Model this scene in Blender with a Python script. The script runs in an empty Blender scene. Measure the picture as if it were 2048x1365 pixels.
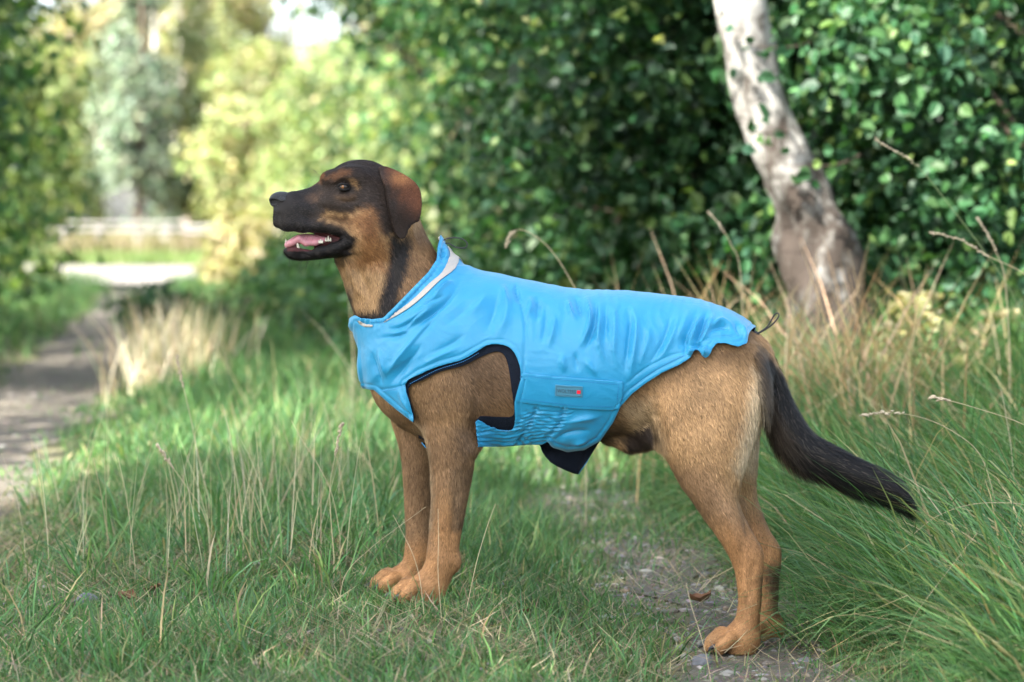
import bpy, bmesh, math, random
import numpy as np
from mathutils import Vector, Matrix

# ------------------------------------------------------------------ camera, sky, sun, exposure
SC = bpy.context.scene
COL = SC.collection
R = math.radians
CAM_Y, CAM_Z, PITCH, LENS = -4.85, 0.83, R(2.753), 85.0

cam_data = bpy.data.cameras.new('camera')
cam = bpy.data.objects.new('camera', cam_data)
COL.objects.link(cam)
cam.location = (0, CAM_Y, CAM_Z)
cam.rotation_euler = (R(90) - PITCH, 0, 0)
cam_data.lens = LENS
cam_data.sensor_width = 36.0
cam_data.clip_start = 0.1
cam_data.clip_end = 2000
cam_data.dof.use_dof = True
cam_data.dof.focus_distance = 4.78
cam_data.dof.aperture_fstop = 3.3
SC.camera = cam

SUN_EL, SUN_AZ = R(43), R(232)       # azimuth clockwise from +Y: the sun stands to the left and a little behind the camera
sun_dir = Vector((math.sin(SUN_AZ) * math.cos(SUN_EL), math.cos(SUN_AZ) * math.cos(SUN_EL), math.sin(SUN_EL)))
world = bpy.data.worlds.new('World')
SC.world = world
world.use_nodes = True
wn = world.node_tree
wn.nodes.clear()
sky = wn.nodes.new('ShaderNodeTexSky')
sky.sky_type = 'NISHITA'
sky.sun_disc = False
sky.sun_elevation = SUN_EL
sky.sun_rotation = SUN_AZ
sky.air_density = 1.0
sky.dust_density = 3.0
sky.ozone_density = 1.0
bg = wn.nodes.new('ShaderNodeBackground')
bg.inputs['Strength'].default_value = 0.15
wo = wn.nodes.new('ShaderNodeOutputWorld')
hs_sky = wn.nodes.new('ShaderNodeHueSaturation')      # desaturated sky: paler, so its fill light is less blue
hs_sky.inputs['Saturation'].default_value = 0.6
wn.links.new(sky.outputs[0], hs_sky.inputs['Color'])
wn.links.new(hs_sky.outputs[0], bg.inputs[0])
wn.links.new(bg.outputs[0], wo.inputs[0])

sun_data = bpy.data.lights.new('sun', 'SUN')
sun_data.energy = 5.0
sun_data.angle = R(0.53)
sun_data.color = (1.0, 0.93, 0.82)
sun = bpy.data.objects.new('sun', sun_data)
COL.objects.link(sun)
sun.rotation_euler = sun_dir.to_track_quat('Z', 'Y').to_euler()

SC.view_settings.view_transform = 'Standard'
SC.view_settings.look = 'None'
SC.view_settings.exposure = 2.28
SC.view_settings.gamma = 1.0
SC.view_settings.use_curve_mapping = False
SC.render.engine = 'CYCLES'
SC.cycles.use_denoising = True
SC.cycles.max_bounces = 8
SC.cycles.diffuse_bounces = 4
SC.cycles.glossy_bounces = 3
SC.cycles.transmission_bounces = 6
SC.cycles.transparent_max_bounces = 6
SC.cycles.sample_clamp_indirect = 6.0

RNG = np.random.default_rng(7)
random.seed(7)

# ------------------------------------------------------------------ helpers
FPX = LENS / 36.0 * 2048.0
CPX, CPY = 1024.0, 682.5
_ct, _st = math.cos(PITCH), math.sin(PITCH)
CAMP = np.array([0.0, CAM_Y, CAM_Z])
C_F = np.array([0.0, _ct, -_st]); C_U = np.array([0.0, _st, _ct]); C_R = np.array([1.0, 0.0, 0.0])

def pix_dir(px, py):
    px = np.asarray(px, float); py = np.asarray(py, float)
    return (C_F + ((px - CPX) / FPX)[..., None] * C_R - ((py - CPY) / FPX)[..., None] * C_U)

def at_depth(px, py, d):
    """world point seen at photo pixel px, py at distance d along the view"""
    return CAMP + pix_dir(px, py) * np.asarray(d, float)[..., None]

def to_pix(P):
    q = P - CAMP
    z = q @ C_F
    return np.stack([CPX + FPX * (q @ C_R) / z, CPY - FPX * (q @ C_U) / z], -1)

class Plan:
    """a frame that stands upright in the world, turned about z: local (u, v, z)"""
    def __init__(s, origin, ang):
        s.o = np.array(origin, float)
        s.eu = np.array([math.cos(ang), math.sin(ang), 0.0])
        s.ev = np.array([-math.sin(ang), math.cos(ang), 0.0])
        s.ang = ang
        s.M = np.stack([s.eu, s.ev, np.array([0, 0, 1.0])])
    def world(s, L): return s.o + np.asarray(L) @ s.M
    def local(s, W): return (np.asarray(W) - s.o) @ s.M.T
    def pick(s, px, py, v=0.0):
        d = pix_dir(px, py)
        v = np.asarray(v, float)
        t = (v - (CAMP - s.o) @ s.ev) / (d @ s.ev)
        W = CAMP + d * t[..., None]
        return s.local(W)

def link_mesh(name, V, F, mat=None, parent=None, smooth=True, cols=None, uniform=None, mats=None, midx=None, normals=None):
    """V (n,3); F (m,3) or (m,4) array, or list of such arrays"""
    me = bpy.data.meshes.new(name)
    Fs = F if isinstance(F, list) else [F]
    Fs = [np.asarray(f, np.int32) for f in Fs if len(f)]
    V = np.asarray(V, np.float32)
    me.vertices.add(len(V)); me.vertices.foreach_set('co', V.ravel())
    tot = np.concatenate([np.full(len(f), f.shape[1], np.int32) for f in Fs])
    st = np.zeros(len(tot), np.int32); st[1:] = np.cumsum(tot)[:-1]
    idx = np.concatenate([f.ravel() for f in Fs])
    me.loops.add(len(idx)); me.loops.foreach_set('vertex_index', idx)
    me.polygons.add(len(tot)); me.polygons.foreach_set('loop_start', st)
    me.polygons.foreach_set('use_smooth', np.full(len(tot), bool(smooth)))
    for m in (mats or ([mat] if mat else [])): me.materials.append(m)
    if midx is not None: me.polygons.foreach_set('material_index', np.asarray(midx, np.int32))
    me.update(calc_edges=True)
    if cols is not None:
        a = me.color_attributes.new('Col', 'FLOAT_COLOR', 'POINT')
        c = np.ones((len(V), 4), np.float32); c[:, :3] = cols
        a.data.foreach_set('color', c.ravel())
    if normals is not None:
        me.normals_split_custom_set_from_vertices(np.asarray(normals, np.float32))
    o = bpy.data.objects.new(name, me)
    COL.objects.link(o)
    if parent is not None: o.parent = parent
    return o

def empty(name, label, cat, loc=(0, 0, 0), group=None, rz=0.0):
    o = bpy.data.objects.new(name, None)
    COL.objects.link(o)
    o.location = loc
    o.rotation_euler = (0, 0, rz)
    o.empty_display_size = 0.2
    tag(o, label, cat, group)
    return o

def tag(o, label=None, cat=None, group=None, kind=None):
    if label: o['label'] = label
    if cat: o['category'] = cat
    if group: o['group'] = group
    if kind: o['kind'] = kind
    return o

def put(o, parent):
    """parent an object whose mesh is given in world coordinates to a thing's Empty"""
    o.parent = parent
    o.matrix_parent_inverse = (Matrix.Translation(parent.location) @ Matrix.Rotation(parent.rotation_euler[2], 4, 'Z')).inverted()
    return o

# ---- materials
def new_mat(name):
    m = bpy.data.materials.new(name); m.use_nodes = True
    nt = m.node_tree
    p = nt.nodes['Principled BSDF']
    return m, nt, p

def simple(name, col, rough=0.6, spec=0.5, bump=0.0, bscale=60.0, var=0.0, vscale=8.0, metal=0.0, coat=0.0):
    m, nt, p = new_mat(name)
    p.inputs['Base Color'].default_value = (*col, 1)
    p.inputs['Roughness'].default_value = rough
    p.inputs['Specular IOR Level'].default_value = spec
    p.inputs['Metallic'].default_value = metal
    p.inputs['Coat Weight'].default_value = coat
    tc = nt.nodes.new('ShaderNodeTexCoord')
    if var:
        n = nt.nodes.new('ShaderNodeTexNoise'); n.inputs['Scale'].default_value = vscale; n.inputs['Detail'].default_value = 6
        nt.links.new(tc.outputs['Object'], n.inputs['Vector'])
        mp = nt.nodes.new('ShaderNodeMapRange'); mp.inputs['From Min'].default_value = .25; mp.inputs['From Max'].default_value = .75
        mp.inputs['To Min'].default_value = 1 - var; mp.inputs['To Max'].default_value = 1 + var
        nt.links.new(n.outputs['Fac'], mp.inputs['Value'])
        mx = nt.nodes.new('ShaderNodeMix'); mx.data_type = 'RGBA'; mx.blend_type = 'MULTIPLY'; mx.inputs['Factor'].default_value = 1
        mx.inputs['A'].default_value = (*col, 1)
        nt.links.new(mp.outputs[0], mx.inputs['B'])
        nt.links.new(mx.outputs['Result'], p.inputs['Base Color'])
    if bump:
        n2 = nt.nodes.new('ShaderNodeTexNoise'); n2.inputs['Scale'].default_value = bscale; n2.inputs['Detail'].default_value = 5
        nt.links.new(tc.outputs['Object'], n2.inputs['Vector'])
        b = nt.nodes.new('ShaderNodeBump'); b.inputs['Strength'].default_value = bump; b.inputs['Distance'].default_value = 0.01
        nt.links.new(n2.outputs['Fac'], b.inputs['Height'])
        nt.links.new(b.outputs[0], p.inputs['Normal'])
    return m

def vcol_mat(name, rough=0.6, spec=0.3, trans=0.0, trans_tint=(1.0, 1.0, 0.6), gain=1.0):
    """colour of each piece from its 'Col' attribute; leaves and blades let some light through"""
    m, nt, p = new_mat(name)
    a = nt.nodes.new('ShaderNodeAttribute'); a.attribute_name = 'Col'
    p.inputs['Roughness'].default_value = rough
    p.inputs['Specular IOR Level'].default_value = spec
    nt.links.new(a.outputs['Color'], p.inputs['Base Color'])
    if trans:
        t = nt.nodes.new('ShaderNodeBsdfTranslucent')
        mx = nt.nodes.new('ShaderNodeMix'); mx.data_type = 'RGBA'; mx.blend_type = 'MULTIPLY'; mx.inputs['Factor'].default_value = 1
        mx.inputs['B'].default_value = (*trans_tint, 1)
        nt.links.new(a.outputs['Color'], mx.inputs['A'])
        nt.links.new(mx.outputs['Result'], t.inputs['Color'])
        ms = nt.nodes.new('ShaderNodeMixShader'); ms.inputs[0].default_value = trans
        nt.links.new(p.outputs[0], ms.inputs[1]); nt.links.new(t.outputs[0], ms.inputs[2])
        nt.links.new(ms.outputs[0], nt.nodes['Material Output'].inputs['Surface'])
    return m

# ---- numeric helpers
def smoothstep(a, b, x):
    t = np.clip((x - a) / (b - a), 0, 1)
    return t * t * (3 - 2 * t)

def cubic(xs, ys, x):
    """Catmull-Rom style interpolation through the knots, flat beyond the ends"""
    xs = np.asarray(xs, float); ys = np.asarray(ys, float)
    h = np.diff(xs); s = np.diff(ys) / h
    m = np.zeros_like(ys); m[1:-1] = (s[:-1] * h[1:] + s[1:] * h[:-1]) / (h[1:] + h[:-1]); m[0] = s[0]; m[-1] = s[-1]
    x = np.clip(x, xs[0], xs[-1])
    i = np.clip(np.searchsorted(xs, x) - 1, 0, len(xs) - 2)
    t = (x - xs[i]) / h[i]
    return ((2*t**3 - 3*t**2 + 1) * ys[i] + (t**3 - 2*t**2 + t) * h[i] * m[i] + (-2*t**3 + 3*t**2) * ys[i+1] + (t**3 - t**2) * h[i] * m[i+1])

def poly_sd(P, Q):
    """signed distance of 2-d points P to the polygon Q, negative inside"""
    P = np.asarray(P, np.float64); Q = np.asarray(Q, np.float64)
    d = np.full(len(P), 1e18); ins = np.zeros(len(P), bool)
    for i in range(len(Q)):
        a = Q[i]; b = Q[(i + 1) % len(Q)]
        e = b - a; w = P - a
        t = np.clip((w @ e) / max(e @ e, 1e-12), 0, 1)
        r = w - t[:, None] * e
        d = np.minimum(d, (r * r).sum(1))
        if a[1] != b[1]:
            c = ((P[:, 1] >= a[1]) != (P[:, 1] >= b[1])) & (P[:, 0] < (b[0] - a[0]) * (P[:, 1] - a[1]) / (b[1] - a[1]) + a[0])
            ins ^= c
    d = np.sqrt(d)
    return np.where(ins, -d, d)

def line_d(P, Q):
    """distance to an open polyline and the position 0..1 along it"""
    Q = np.asarray(Q, float)
    L = np.concatenate([[0], np.cumsum(np.linalg.norm(np.diff(Q, axis=0), axis=1))])
    best = np.full(len(P), 1e18); pos = np.zeros(len(P)); side = np.zeros(len(P))
    for i in range(len(Q) - 1):
        e = Q[i + 1] - Q[i]; w = P - Q[i]
        t = np.clip((w @ e) / max(e @ e, 1e-12), 0, 1)
        r = w - t[:, None] * e
        dd = (r * r).sum(1)
        k = dd < best
        best[k] = dd[k]; pos[k] = (L[i] + t[k] * (L[i+1] - L[i])) / L[-1]
        side[k] = np.sign(e[0] * w[k, 1] - e[1] * w[k, 0])
    return np.sqrt(best), pos, side

def smooth_poly(Q, n=4, closed=True):
    """round a polygon with Catmull-Rom points"""
    Q = np.asarray(Q, float); out = []
    N = len(Q)
    rng_ = range(N if closed else N - 1)
    for i in rng_:
        p0 = Q[(i-1) % N] if closed or i > 0 else Q[0]
        p1 = Q[i]; p2 = Q[(i+1) % N]
        p3 = Q[(i+2) % N] if closed or i + 2 < N else Q[-1]
        for k in range(n):
            t = k / n
            out.append(.5 * (2*p1 + (p2-p0)*t + (2*p0-5*p1+4*p2-p3)*t*t + (3*p1-p0-3*p2+p3)*t**3))
    if not closed: out.append(Q[-1])
    return np.array(out)

def densify(Q, step=8.0):
    """more points along the sides of a polygon, so that rounding touches only its corners"""
    Q = np.asarray(Q, float); out = []
    for i in range(len(Q)):
        a, b = Q[i], Q[(i + 1) % len(Q)]
        n = max(1, int(np.linalg.norm(b - a) / step))
        out += [a + (b - a) * k / n for k in range(n)]
    return np.array(out)

# ---- distance fields and the surface they enclose
class Field:
    def __init__(s, lo, hi, h):
        s.lo = np.array(lo, float); s.h = h
        s.n = np.ceil((np.array(hi) - s.lo) / h).astype(int) + 1
        s.f = np.full(s.n, 1.0, np.float32)
    def box(s, lo, hi):
        a = np.clip(np.floor((np.array(lo) - s.lo) / s.h).astype(int), 0, s.n)
        b = np.clip(np.ceil((np.array(hi) - s.lo) / s.h).astype(int) + 1, 0, s.n)
        sl = tuple(slice(i, j) for i, j in zip(a, b))
        g = [s.lo[k] + s.h * np.arange(a[k], b[k]) for k in range(3)]
        X, Y, Z = np.meshgrid(*g, indexing='ij')
        return sl, X.astype(np.float32), Y.astype(np.float32), Z.astype(np.float32)
    def add(s, prim, k=0.01, op='u'):
        fn, lo, hi = prim
        pad = k + 3 * s.h
        sl, X, Y, Z = s.box(np.array(lo) - pad, np.array(hi) + pad)
        if X.size == 0: return
        d = fn(X, Y, Z).astype(np.float32)
        a = s.f[sl]
        if op == 'u':
            if k <= 0: s.f[sl] = np.minimum(a, d)
            else:
                q = np.maximum(k - np.abs(a - d), 0) / k
                s.f[sl] = np.minimum(a, d) - q * q * k * .25
        else:
            d = -d
            if k <= 0: s.f[sl] = np.maximum(a, d)
            else:
                q = np.maximum(k - np.abs(a - d), 0) / k
                s.f[sl] = np.maximum(a, d) + q * q * k * .25
    def mesh(s):
        return surface_nets(s.f, s.lo, s.h)

def surface_nets(f, lo, h):
    ins = f < 0
    n = np.array(f.shape)
    c = np.zeros(n - 1, np.int8)
    for dx in (0, 1):
        for dy in (0, 1):
            for dz in (0, 1):
                c += ins[dx:n[0]-1+dx, dy:n[1]-1+dy, dz:n[2]-1+dz]
    act = (c > 0) & (c < 8)
    I = np.argwhere(act)
    vid = np.full(n - 1, -1, np.int32); vid[act] = np.arange(len(I), dtype=np.int32)
    val = {}
    for dx in (0, 1):
        for dy in (0, 1):
            for dz in (0, 1):
                val[dx, dy, dz] = f[I[:, 0]+dx, I[:, 1]+dy, I[:, 2]+dz].astype(np.float64)
    S = np.zeros((len(I), 3)); W = np.zeros(len(I))
    for ax in range(3):
        for o1 in (0, 1):
            for o2 in (0, 1):
                a = [0, 0, 0]; others = [k for k in range(3) if k != ax]
                a[others[0]] = o1; a[others[1]] = o2
                b = list(a); b[ax] = 1
                va, vb = val[tuple(a)], val[tuple(b)]
                k = (va < 0) != (vb < 0)
                t = va[k] / (va[k] - vb[k])
                p = np.tile(np.array(a, float), (k.sum(), 1)); p[:, ax] = t
                S[k] += p; W[k] += 1
    V = lo + h * (I + S / W[:, None])
    quads = []
    for ax in range(3):
        sl0 = [slice(1, -1)] * 3; sl0[ax] = slice(0, n[ax]-1)
        sl1 = list(sl0); sl1[ax] = slice(1, n[ax])
        A = ins[tuple(sl0)]; B = ins[tuple(sl1)]
        for flip, K in ((False, A & ~B), (True, ~A & B)):
            E = np.argwhere(K)
            if not len(E): continue
            o = [k for k in range(3) if k != ax]
            E = E + 1; E[:, ax] -= 1
            def g(d1, d2):
                q = E.copy(); q[:, o[0]] -= d1; q[:, o[1]] -= d2
                return vid[q[:, 0], q[:, 1], q[:, 2]]
            Q = np.stack([g(0, 0), g(1, 0), g(1, 1), g(0, 1)], 1)
            if flip != (ax == 1): Q = Q[:, ::-1]
            quads.append(Q)
    return V, np.concatenate(quads)

def vnormals(V, F):
    N = np.zeros_like(V)
    T = tris(F)
    n = np.cross(V[T[:, 1]] - V[T[:, 0]], V[T[:, 2]] - V[T[:, 0]])
    for k in range(3):
        for j in range(3):
            N[:, j] += np.bincount(T[:, k], n[:, j], len(V))
    return N / np.maximum(np.linalg.norm(N, axis=1, keepdims=True), 1e-12)

def tris(F):
    F = np.asarray(F)
    if F.shape[1] == 3: return F
    return np.concatenate([F[:, [0, 1, 2]], F[:, [0, 2, 3]]])

def relax(V, F, it=2, lam=.5, keep=None):
    T = tris(F)
    a = np.concatenate([T[:, 0], T[:, 1], T[:, 2], T[:, 1], T[:, 2], T[:, 0]])
    b = np.concatenate([T[:, 1], T[:, 2], T[:, 0], T[:, 0], T[:, 1], T[:, 2]])
    deg = np.bincount(a, minlength=len(V))
    for _ in range(it):
        for l in (lam, -lam * 1.03):
            M = np.stack([np.bincount(a, V[b, j], len(V)) for j in range(3)], 1) / np.maximum(deg, 1)[:, None]
            V = V + l * (M - V)
    return V

def clip_mesh(V, T, d, A=None):
    """keep the part of a triangle mesh where d < 0, cutting triangles cleanly; A: extra vertex data"""
    A = V if A is None else A
    k = d < 0
    nk = k[T].sum(1)
    full = T[nk == 3]
    mixed = T[(nk == 1) | (nk == 2)]
    # turn so that the odd vertex is first
    km = k[mixed]; odd1 = km.sum(1) == 1
    want = np.where(odd1[:, None], km, ~km)
    r = want.argmax(1)
    mixed = np.stack([mixed[np.arange(len(mixed)), (r + j) % 3] for j in range(3)], 1)
    e = np.concatenate([mixed[:, [0, 1]], mixed[:, [0, 2]]])
    es = np.sort(e, 1)
    if len(es):
        u, inv = np.unique(es, axis=0, return_inverse=True)
        inv = np.asarray(inv).ravel()
    else:
        u = np.zeros((0, 2), int); inv = np.zeros(0, int)
    t = np.clip(d[u[:, 0]] / (d[u[:, 0]] - d[u[:, 1]] + 1e-15), 0.001, .999)[:, None]
    NV = V[u[:, 0]] * (1 - t) + V[u[:, 1]] * t
    NA = A[u[:, 0]] * (1 - t) + A[u[:, 1]] * t
    m = len(mixed)
    i1 = inv[:m] + len(V); i2 = inv[m:] + len(V)
    one = odd1
    new = [full, np.stack([mixed[one, 0], i1[one], i2[one]], 1)]
    two = ~odd1
    new.append(np.stack([i1[two], mixed[two, 1], mixed[two, 2]], 1))
    new.append(np.stack([i1[two], mixed[two, 2], i2[two]], 1))
    T2 = np.concatenate(new)
    V2 = np.concatenate([V, NV]); A2 = np.concatenate([A, NA])
    used = np.unique(T2); mp = np.full(len(V2), -1); mp[used] = np.arange(len(used))
    return V2[used], mp[T2], A2[used]

# ---- primitives: (function of X, Y, Z, bounding box low, high)
def ell_d(y, z, a, b):
    ny = y / a; nz = z / b
    r = np.sqrt(ny * ny + nz * nz) + 1e-6
    g = np.sqrt((ny / a) ** 2 + (nz / b) ** 2) + 1e-6
    return r * (r - 1) / g

def ball(c, r, frame=None):
    """ellipsoid; r scalar or three radii; frame = rows of axes"""
    c = np.array(c, float); r = np.full(3, r, float) if np.isscalar(r) else np.array(r, float)
    Mx = np.eye(3) if frame is None else np.array(frame, float)
    def fn(X, Y, Z):
        x, y, z = X - c[0], Y - c[1], Z - c[2]
        q = [Mx[i, 0]*x + Mx[i, 1]*y + Mx[i, 2]*z for i in range(3)]
        k = np.sqrt((q[0]/r[0])**2 + (q[1]/r[1])**2 + (q[2]/r[2])**2) + 1e-6
        g = np.sqrt((q[0]/r[0]**2)**2 + (q[1]/r[1]**2)**2 + (q[2]/r[2]**2)**2) + 1e-6
        return k * (k - 1) / g
    m = r.max()
    return fn, c - m, c + m

def chain(pts, rad, k=.012):
    """round-ended tapered capsules through points"""
    pts = np.asarray(pts, float); rad = np.asarray(rad, float)
    def fn(X, Y, Z):
        best = None
        for i in range(len(pts) - 1):
            a, e = pts[i], pts[i+1] - pts[i]
            L = e @ e
            t = np.clip(((X-a[0])*e[0] + (Y-a[1])*e[1] + (Z-a[2])*e[2]) / L, 0, 1)
            d = np.sqrt((X-a[0]-t*e[0])**2 + (Y-a[1]-t*e[1])**2 + (Z-a[2]-t*e[2])**2) - (rad[i] + t*(rad[i+1]-rad[i]))
            if best is None: best = d
            else:
                q = np.maximum(k - np.abs(best - d), 0) / k
                best = np.minimum(best, d) - q*q*k*.25
        return best
    return fn, (pts - rad[:, None]).min(0), (pts + rad[:, None]).max(0)

def tube(S, lo, hi, hw, yc, origin=(0, 0, 0), axis=(1, 0, 0), up=(0, 0, 1), tilt=0.0, egg=0.0, off=0.0):
    """a limb whose outline is known: along 'axis' at stations S the section runs from lo to hi along 'up',
    half as wide as hw about yc along the third axis; egg makes the upper part wider; off swells it"""
    O = np.array(origin, float); A = np.array(axis, float); A /= np.linalg.norm(A)
    U = np.array(up, float); U -= A * (U @ A); U /= np.linalg.norm(U)
    Y_ = np.cross(U, A)
    S = np.asarray(S, float); o = np.argsort(S); S = S[o]
    lo, hi, hw = (np.asarray(q, float)[o] for q in (lo, hi, hw))
    yc = np.full(len(S), float(yc)) if np.isscalar(yc) else np.asarray(yc, float)[o]
    g = np.linspace(S[0], S[-1], 240)
    C = cubic(S, (lo + hi) / 2, g); H = np.maximum(cubic(S, (hi - lo) / 2, g), .003) + off
    W = np.maximum(cubic(S, hw, g), .003) + off; YC = cubic(S, yc, g)
    s0, s1 = S[0] - off, S[-1] + off
    def fn(X, Y, Z):
        x, y, z = X - O[0], Y - O[1], Z - O[2]
        s = A[0]*x + A[1]*y + A[2]*z; v = Y_[0]*x + Y_[1]*y + Y_[2]*z; w = U[0]*x + U[1]*y + U[2]*z
        i = lambda q: np.interp(s.ravel(), g, q).reshape(s.shape)
        h = i(H); w = w - i(C); ww = i(W) * (1 + egg * np.clip(w / h, -1.2, 1.2))
        d = ell_d(v - i(YC), w, ww, h)
        e = np.maximum(s0 - s, s - s1)
        return np.maximum(d, e)
    P = []
    for k in range(240):
        for a in (-1, 1):
            for b in (-1, 1):
                P.append(O + A*g[k] + U*(C[k] + a*H[k]) + Y_*(YC[k] + b*W[k]*(1+abs(egg))))
    P = np.array(P)
    return fn, P.min(0), P.max(0)
# ------------------------------------------------------------------ the dog
# its own upright frame: u towards the tail, v away from the camera, z up; outlines come from the side view
DOG = Plan((0, 0, 0), R(-10))
HEADP = Plan(DOG.world(DOG.pick(800, 430, 0.0)) * np.array([1, 1, 0]), R(7))

def dp(px, py, v=0.0): return DOG.pick(px, py, v)
def hp(px, py, v=0.0):
    """a point of the head (given in the head's own turned plane) in the dog's frame"""
    return DOG.local(HEADP.world(HEADP.pick(px, py, v)))
def hl(P): return HEADP.local(DOG.world(P))

def in_head(prim):
    """a primitive written in the head's frame, for use in the dog's"""
    fn, lo, hi = prim
    o = DOG.local(HEADP.world([0, 0, 0])); c, s = math.cos(HEADP.ang - DOG.ang), math.sin(HEADP.ang - DOG.ang)
    def g(X, Y, Z):
        x, y = X - o[0], Y - o[1]
        return fn(c*x + s*y, -s*x + c*y, Z)
    C = np.array([[a, b, d] for a in (lo[0], hi[0]) for b in (lo[1], hi[1]) for d in (lo[2], hi[2])])
    W = DOG.local(HEADP.world(C))
    return g, W.min(0), W.max(0)

def row_tube(rows, v, off=0.0):
    """a leg from photo rows: (y, front x, rear x, half width, v shift)"""
    rows = np.array(rows, float)
    a = dp(rows[:, 1], rows[:, 0], v); b = dp(rows[:, 2], rows[:, 0], v)
    return tube((a[:, 2] + b[:, 2]) / 2, a[:, 0], b[:, 0], rows[:, 3], -(v + rows[:, 4]), axis=(0, 0, 1), up=(1, 0, 0), off=off)

def col_tube(cols, pick, off=0.0, egg=0.0, dtop=0.0, dbot=0.0):
    cols = np.array(cols, float)
    t = pick(cols[:, 0], cols[:, 1] + dtop, 0.0); b = pick(cols[:, 0], cols[:, 2] - dbot, 0.0)
    return tube((t[:, 0] + b[:, 0]) / 2, b[:, 2], t[:, 2], cols[:, 3], 0.0, egg=egg, off=off)

def chord_tube(ch, off=0.0, egg=0.0):
    """neck: (front x, y, back x, y, half width)"""
    ch = np.array(ch, float)
    f = dp(ch[:, 0], ch[:, 1]); b = dp(ch[:, 2], ch[:, 3])
    m0, m1 = (f[0] + b[0]) / 2, (f[-1] + b[-1]) / 2
    A = (m1 - m0) / np.linalg.norm(m1 - m0)
    U = b.mean(0) - f.mean(0); U -= A * (U @ A); U /= np.linalg.norm(U)
    S = ((f - m0) @ A + (b - m0) @ A) / 2
    return tube(S, (f - m0) @ U, (b - m0) @ U, ch[:, 4], 0.0, origin=m0, axis=A, up=U, off=off, egg=egg)

TORSO = [(738, 700, 765, .035), (752, 668, 800, .060), (785, 640, 840, .088), (830, 600, 868, .104), (900, 566, 882, .117), (960, 556, 886, .124),
         (1050, 572, 884, .130), (1150, 590, 880, .131), (1250, 594, 868, .122), (1330, 602, 856, .108),
         (1400, 612, 850, .100), (1460, 636, 835, .092), (1500, 664, 815, .078), (1524, 690, 790, .055), (1533, 712, 765, .030)]
NECK = [(664, 470, 815, 400, .060), (668, 515, 838, 442, .064), (686, 560, 860, 488, .068), (702, 605, 882, 522, .075), (716, 645, 915, 562, .088), (738, 720, 965, 610, .100)]
F_NEAR = [(660, 880, 1000, .030, .045), (700, 858, 1010, .042, .030), (740, 830, 1010, .050, .018), (780, 818, 996, .054, .010), (820, 826, 976, .053, .006), (850, 838, 962, .049, .004), (880, 850, 957, .045, .002),
          (915, 860, 950, .041, 0), (960, 863, 942, .036, 0), (1010, 863, 932, .032, 0), (1060, 859, 923, .029, 0), (1095, 855, 918, .027, 0),
          (1122, 851, 917, .028, 0), (1145, 842, 908, .028, 0), (1168, 828, 898, .030, 0), (1190, 812, 886, .032, 0), (1203, 812, 884, .030, 0)]
F_FAR = [(660, 840, 960, .030, -.045), (720, 800, 940, .045, -.025), (770, 768, 905, .050, -.012), (810, 774, 885, .048, -.006), (850, 785, 876, .045, 0), (900, 800, 872, .041, 0), (960, 807, 869, .036, 0),
         (1020, 810, 866, .031, 0), (1080, 812, 863, .028, 0), (1110, 809, 860, .028, 0), (1135, 804, 852, .028, 0), (1160, 795, 842, .030, 0), (1180, 785, 836, .031, 0)]
H_NEAR = [(700, 1330, 1500, .030, .040), (740, 1310, 1522, .046, .022), (780, 1302, 1529, .055, .012), (830, 1300, 1521, .060, .006), (870, 1310, 1509, .060, .002), (920, 1334, 1494, .055, 0),
          (960, 1356, 1482, .049, 0), (1000, 1384, 1483, .043, 0), (1040, 1411, 1496, .036, 0), (1075, 1434, 1512, .031, 0), (1104, 1453, 1526, .029, 0),
          (1135, 1467, 1527, .027, 0), (1170, 1474, 1524, .025, 0), (1210, 1476, 1522, .025, 0), (1240, 1470, 1519, .027, 0), (1262, 1461, 1516, .030, 0), (1290, 1452, 1512, .031, 0), (1304, 1456, 1508, .028, 0)]
H_FAR = [(700, 1350, 1495, .030, -.040), (760, 1335, 1518, .050, -.018), (830, 1335, 1522, .058, -.006), (870, 1345, 1518, .057, 0), (920, 1370, 1514, .052, 0), (960, 1395, 1512, .046, 0),
         (995, 1430, 1514, .041, 0), (1030, 1462, 1526, .033, 0), (1062, 1486, 1540, .030, 0), (1098, 1502, 1561, .028, 0), (1125, 1508, 1562, .026, 0), (1165, 1511, 1558, .024, 0),
         (1205, 1512, 1556, .025, 0), (1245, 1506, 1553, .027, 0), (1265, 1498, 1550, .030, 0), (1282, 1494, 1544, .028, 0)]
VF, VH = .080, .082
HEADC = [(547, 413, 440, .014), (554, 404, 450, .022), (562, 394, 455, .027), (572, 387, 458, .032), (600, 381, 463, .037), (622, 374, 466, .039), (642, 360, 468, .043),
         (662, 342, 471, .049), (688, 326, 477, .056), (718, 320, 494, .061), (750, 325, 515, .063), (785, 345, 520, .060), (815, 375, 505, .050)]
JAWC = [(567, 500, 507, .010), (574, 500, 514, .017), (590, 503, 520, .023), (615, 505, 520, .027), (645, 503, 517, .031), (680, 496, 514, .037), (708, 484, 512, .042), (745, 470, 512, .046)]
TAIL = [(1500, 690, 20), (1516, 700, 23), (1533, 742, 23), (1553, 800, 24), (1574, 848, 27), (1604, 890, 28), (1660, 922, 26), (1720, 951, 24), (1768, 968, 19), (1798, 988, 11), (1812, 1004, 4)]

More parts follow.
